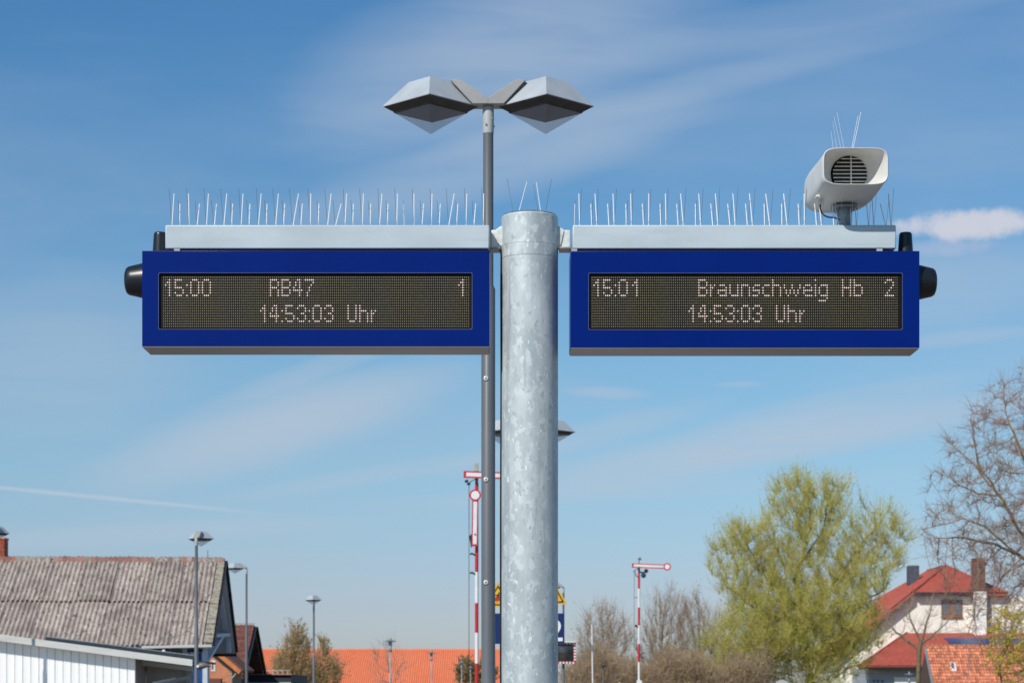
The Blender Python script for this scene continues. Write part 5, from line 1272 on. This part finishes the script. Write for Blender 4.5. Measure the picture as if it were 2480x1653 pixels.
# brown bushes in the middle right
tree('bare_bush', 'round brown leafless tree just right of the platform mirror', 'tree', 21, 158, 1470, [(1468, 1650, 0), (1462, 1610, 0)],
     [(1465, 1560, 72, 98), (1440, 1610, 60, 55)], .9, 1700, .34, 3, .40, .012, (4.2, 1.4, .009, .4, .7, 0), bark_m, twig_brown, group='leafless brown trees', up=.15, leaf=(1.2, .05, bud_leaf))
tree('bare_bush', 'tall spiky leafless tree behind the smaller semaphore mast', 'tree', 22, 160, 1600, [(1602, 1655, 0), (1600, 1600, 0)],
     [(1600, 1540, 48, 112), (1630, 1520, 50, 100), (1580, 1590, 50, 70)], .9, 1500, .34, 3, .42, .012, (4.2, 1.6, .009, .3, 1.3, 0), bark_m, twig_brown, group='leafless brown trees', up=.35, leaf=(1.2, .05, bud_leaf))
tree('bare_bush', 'leafless brown tree directly left of the willow crown', 'tree', 23, 164, 1700, [(1695, 1655, 0), (1690, 1600, 0)],
     [(1680, 1545, 52, 112), (1725, 1570, 48, 100)], .9, 1500, .34, 3, .42, .012, (4.2, 1.6, .009, .3, 1.3, 0), bark_m, twig_brown, group='leafless brown trees', up=.35, leaf=(1.2, .05, bud_leaf))
def thicket():
    t = thing('thicket', 'low brown thicket filling the gap between mirror and willow', 'bushes', (PX(1600, 150), 150, -.9))
    rg = np.random.default_rng(5); K = 26000; k = 150 / FPX
    px = rg.uniform(1372, 1860, K); top = 1582 + 20 * np.sin(px / 31. + 2) + 12 * np.sin(px / 13.) + 12 * rg.random(K) ** 2 * np.sin(px / 3.1) + np.where(px < 1420, (1420 - px) * .5, 0)
    py = 1700 - (1700 - top) * rg.random(K) ** .8; Yv = rg.uniform(145, 156, K)
    P0 = np.stack([(px - 1240) * Yv / FPX, Yv, EYE + (HOR - py) * Yv / FPX - .8], 1)
    d = rg.normal(size=(K, 3)) * .5 + np.array([0, 0, .75]); d /= np.linalg.norm(d, axis=1)[:, None]; nodes = [P0]
    for s in range(3):
        d = d + rg.normal(size=(K, 3)) * .2; d /= np.linalg.norm(d, axis=1)[:, None]; nodes.append(nodes[-1] + d * rg.uniform(.2, .5, K)[:, None])
    V = np.zeros((K, 4, 3, 3)); a = np.cross(d, [[.3, .8, .4]]); a /= np.linalg.norm(a, axis=1)[:, None]; b = np.cross(d, a)
    for s in range(4):
        for q in range(3): V[:, s, q] = nodes[s] + (a*math.cos(2*PI*q/3) + b*math.sin(2*PI*q/3)) * .012 * (1 - .2 * s)
    base = np.arange(K) * 12
    F = np.concatenate([np.stack([base + s*3 + q, base + s*3 + (q+1) % 3, base + (s+1)*3 + (q+1) % 3, base + (s+1)*3 + q], 1) for s in range(3) for q in range(3)])
    raw('branches', V.reshape(-1, 3), F, twig_brown, t, kind='stuff')
    leaves_mesh('foliage', rg, nodes, 2.0, .07, bud_leaf, t)
thicket()
# left background trees
tree('columnar_tree', 'taller budding brown-green columnar tree left of the slim lamp post', 'tree', 31, 190, 722, [(722, 1655, 0), (722, 1600, 0)],
     [(720, 1585, 34, 74), (705, 1640, 50, 60), (745, 1640, 35, 40)], .9, 2200, .38, 3, .4, .013, (5.5, 1.3, .014, .15, 1.0, 0), bark_m, twig_brown, group='columnar trees before the orange roof', up=.5, leaf=(4.0, .09, bud_leaf))
tree('columnar_tree', 'shorter budding columnar tree right of the slim lamp post', 'tree', 32, 190, 790, [(788, 1655, 0), (788, 1620, 0)],
     [(783, 1600, 20, 60), (792, 1640, 36, 50)], .9, 1500, .38, 3, .4, .013, (5.5, 1.2, .014, .15, 1.0, 0), bark_m, twig_brown, group='columnar trees before the orange roof', up=.5, leaf=(4.0, .09, bud_leaf))
tree('young_tree', 'thin leafless young tree around the largest disc-topped street lamp', 'tree', 33, 135, 950, [(948, 1655, 0), (945, 1635, 0)],
     [(940, 1610, 62, 58), (935, 1580, 50, 40)], .9, 420, .3, 4, .5, .010, (1.6, .9, .009, .5, .4, 0), bark_m, twig_brown, up=.1)
tree('green_bush', 'small dull green bush behind the tall semaphore mast', 'bush', 34, 270, 1150, [(1145, 1660, 0)],
     [(1130, 1630, 32, 36), (1175, 1640, 30, 30)], .9, 500, .5, 4, .6, .02, (4, 1.2, .016, .4, .5, 0), bark_m, twig_green, leaf=(7, .20, green_leaf))
tree('pollarded_tree', 'small pollarded leafless tree in front of the white house', 'tree', 35, 140, 2222, [(2224, 1640, 0), (2226, 1575, 0), (2230, 1555, 0)],
     [(2215, 1500, 70, 55), (2270, 1520, 45, 50), (2160, 1520, 50, 50)], .9, 260, .3, 5, .6, .018, (4.0, 1.1, .009, .4, .7, 0), bark_m, twig_brown, up=.2, e=1.75, limbs=[[(2230, 1555), (2205, 1500), (2195, 1450)], [(2230, 1555), (2250, 1490), (2262, 1440)], [(2226, 1570), (2170, 1530), (2140, 1490)], [(2232, 1560), (2290, 1510), (2315, 1480)]])
tree('yellow_shrub', 'dark-stemmed shrub with yellow-green buds in the lower right corner', 'shrub', 36, 66, 2425, [(2425, 1650, 0), (2420, 1600, 0)],
     [(2450, 1540, 62, 75), (2425, 1600, 50, 50), (2500, 1600, 60, 70)], .9, 420, .16, 2.2, .28, .0065, (4.0, .42, .005, .4, .3, 0), bark_m, twig_brown, leaf=(4.5, .044, yellow_leaf))
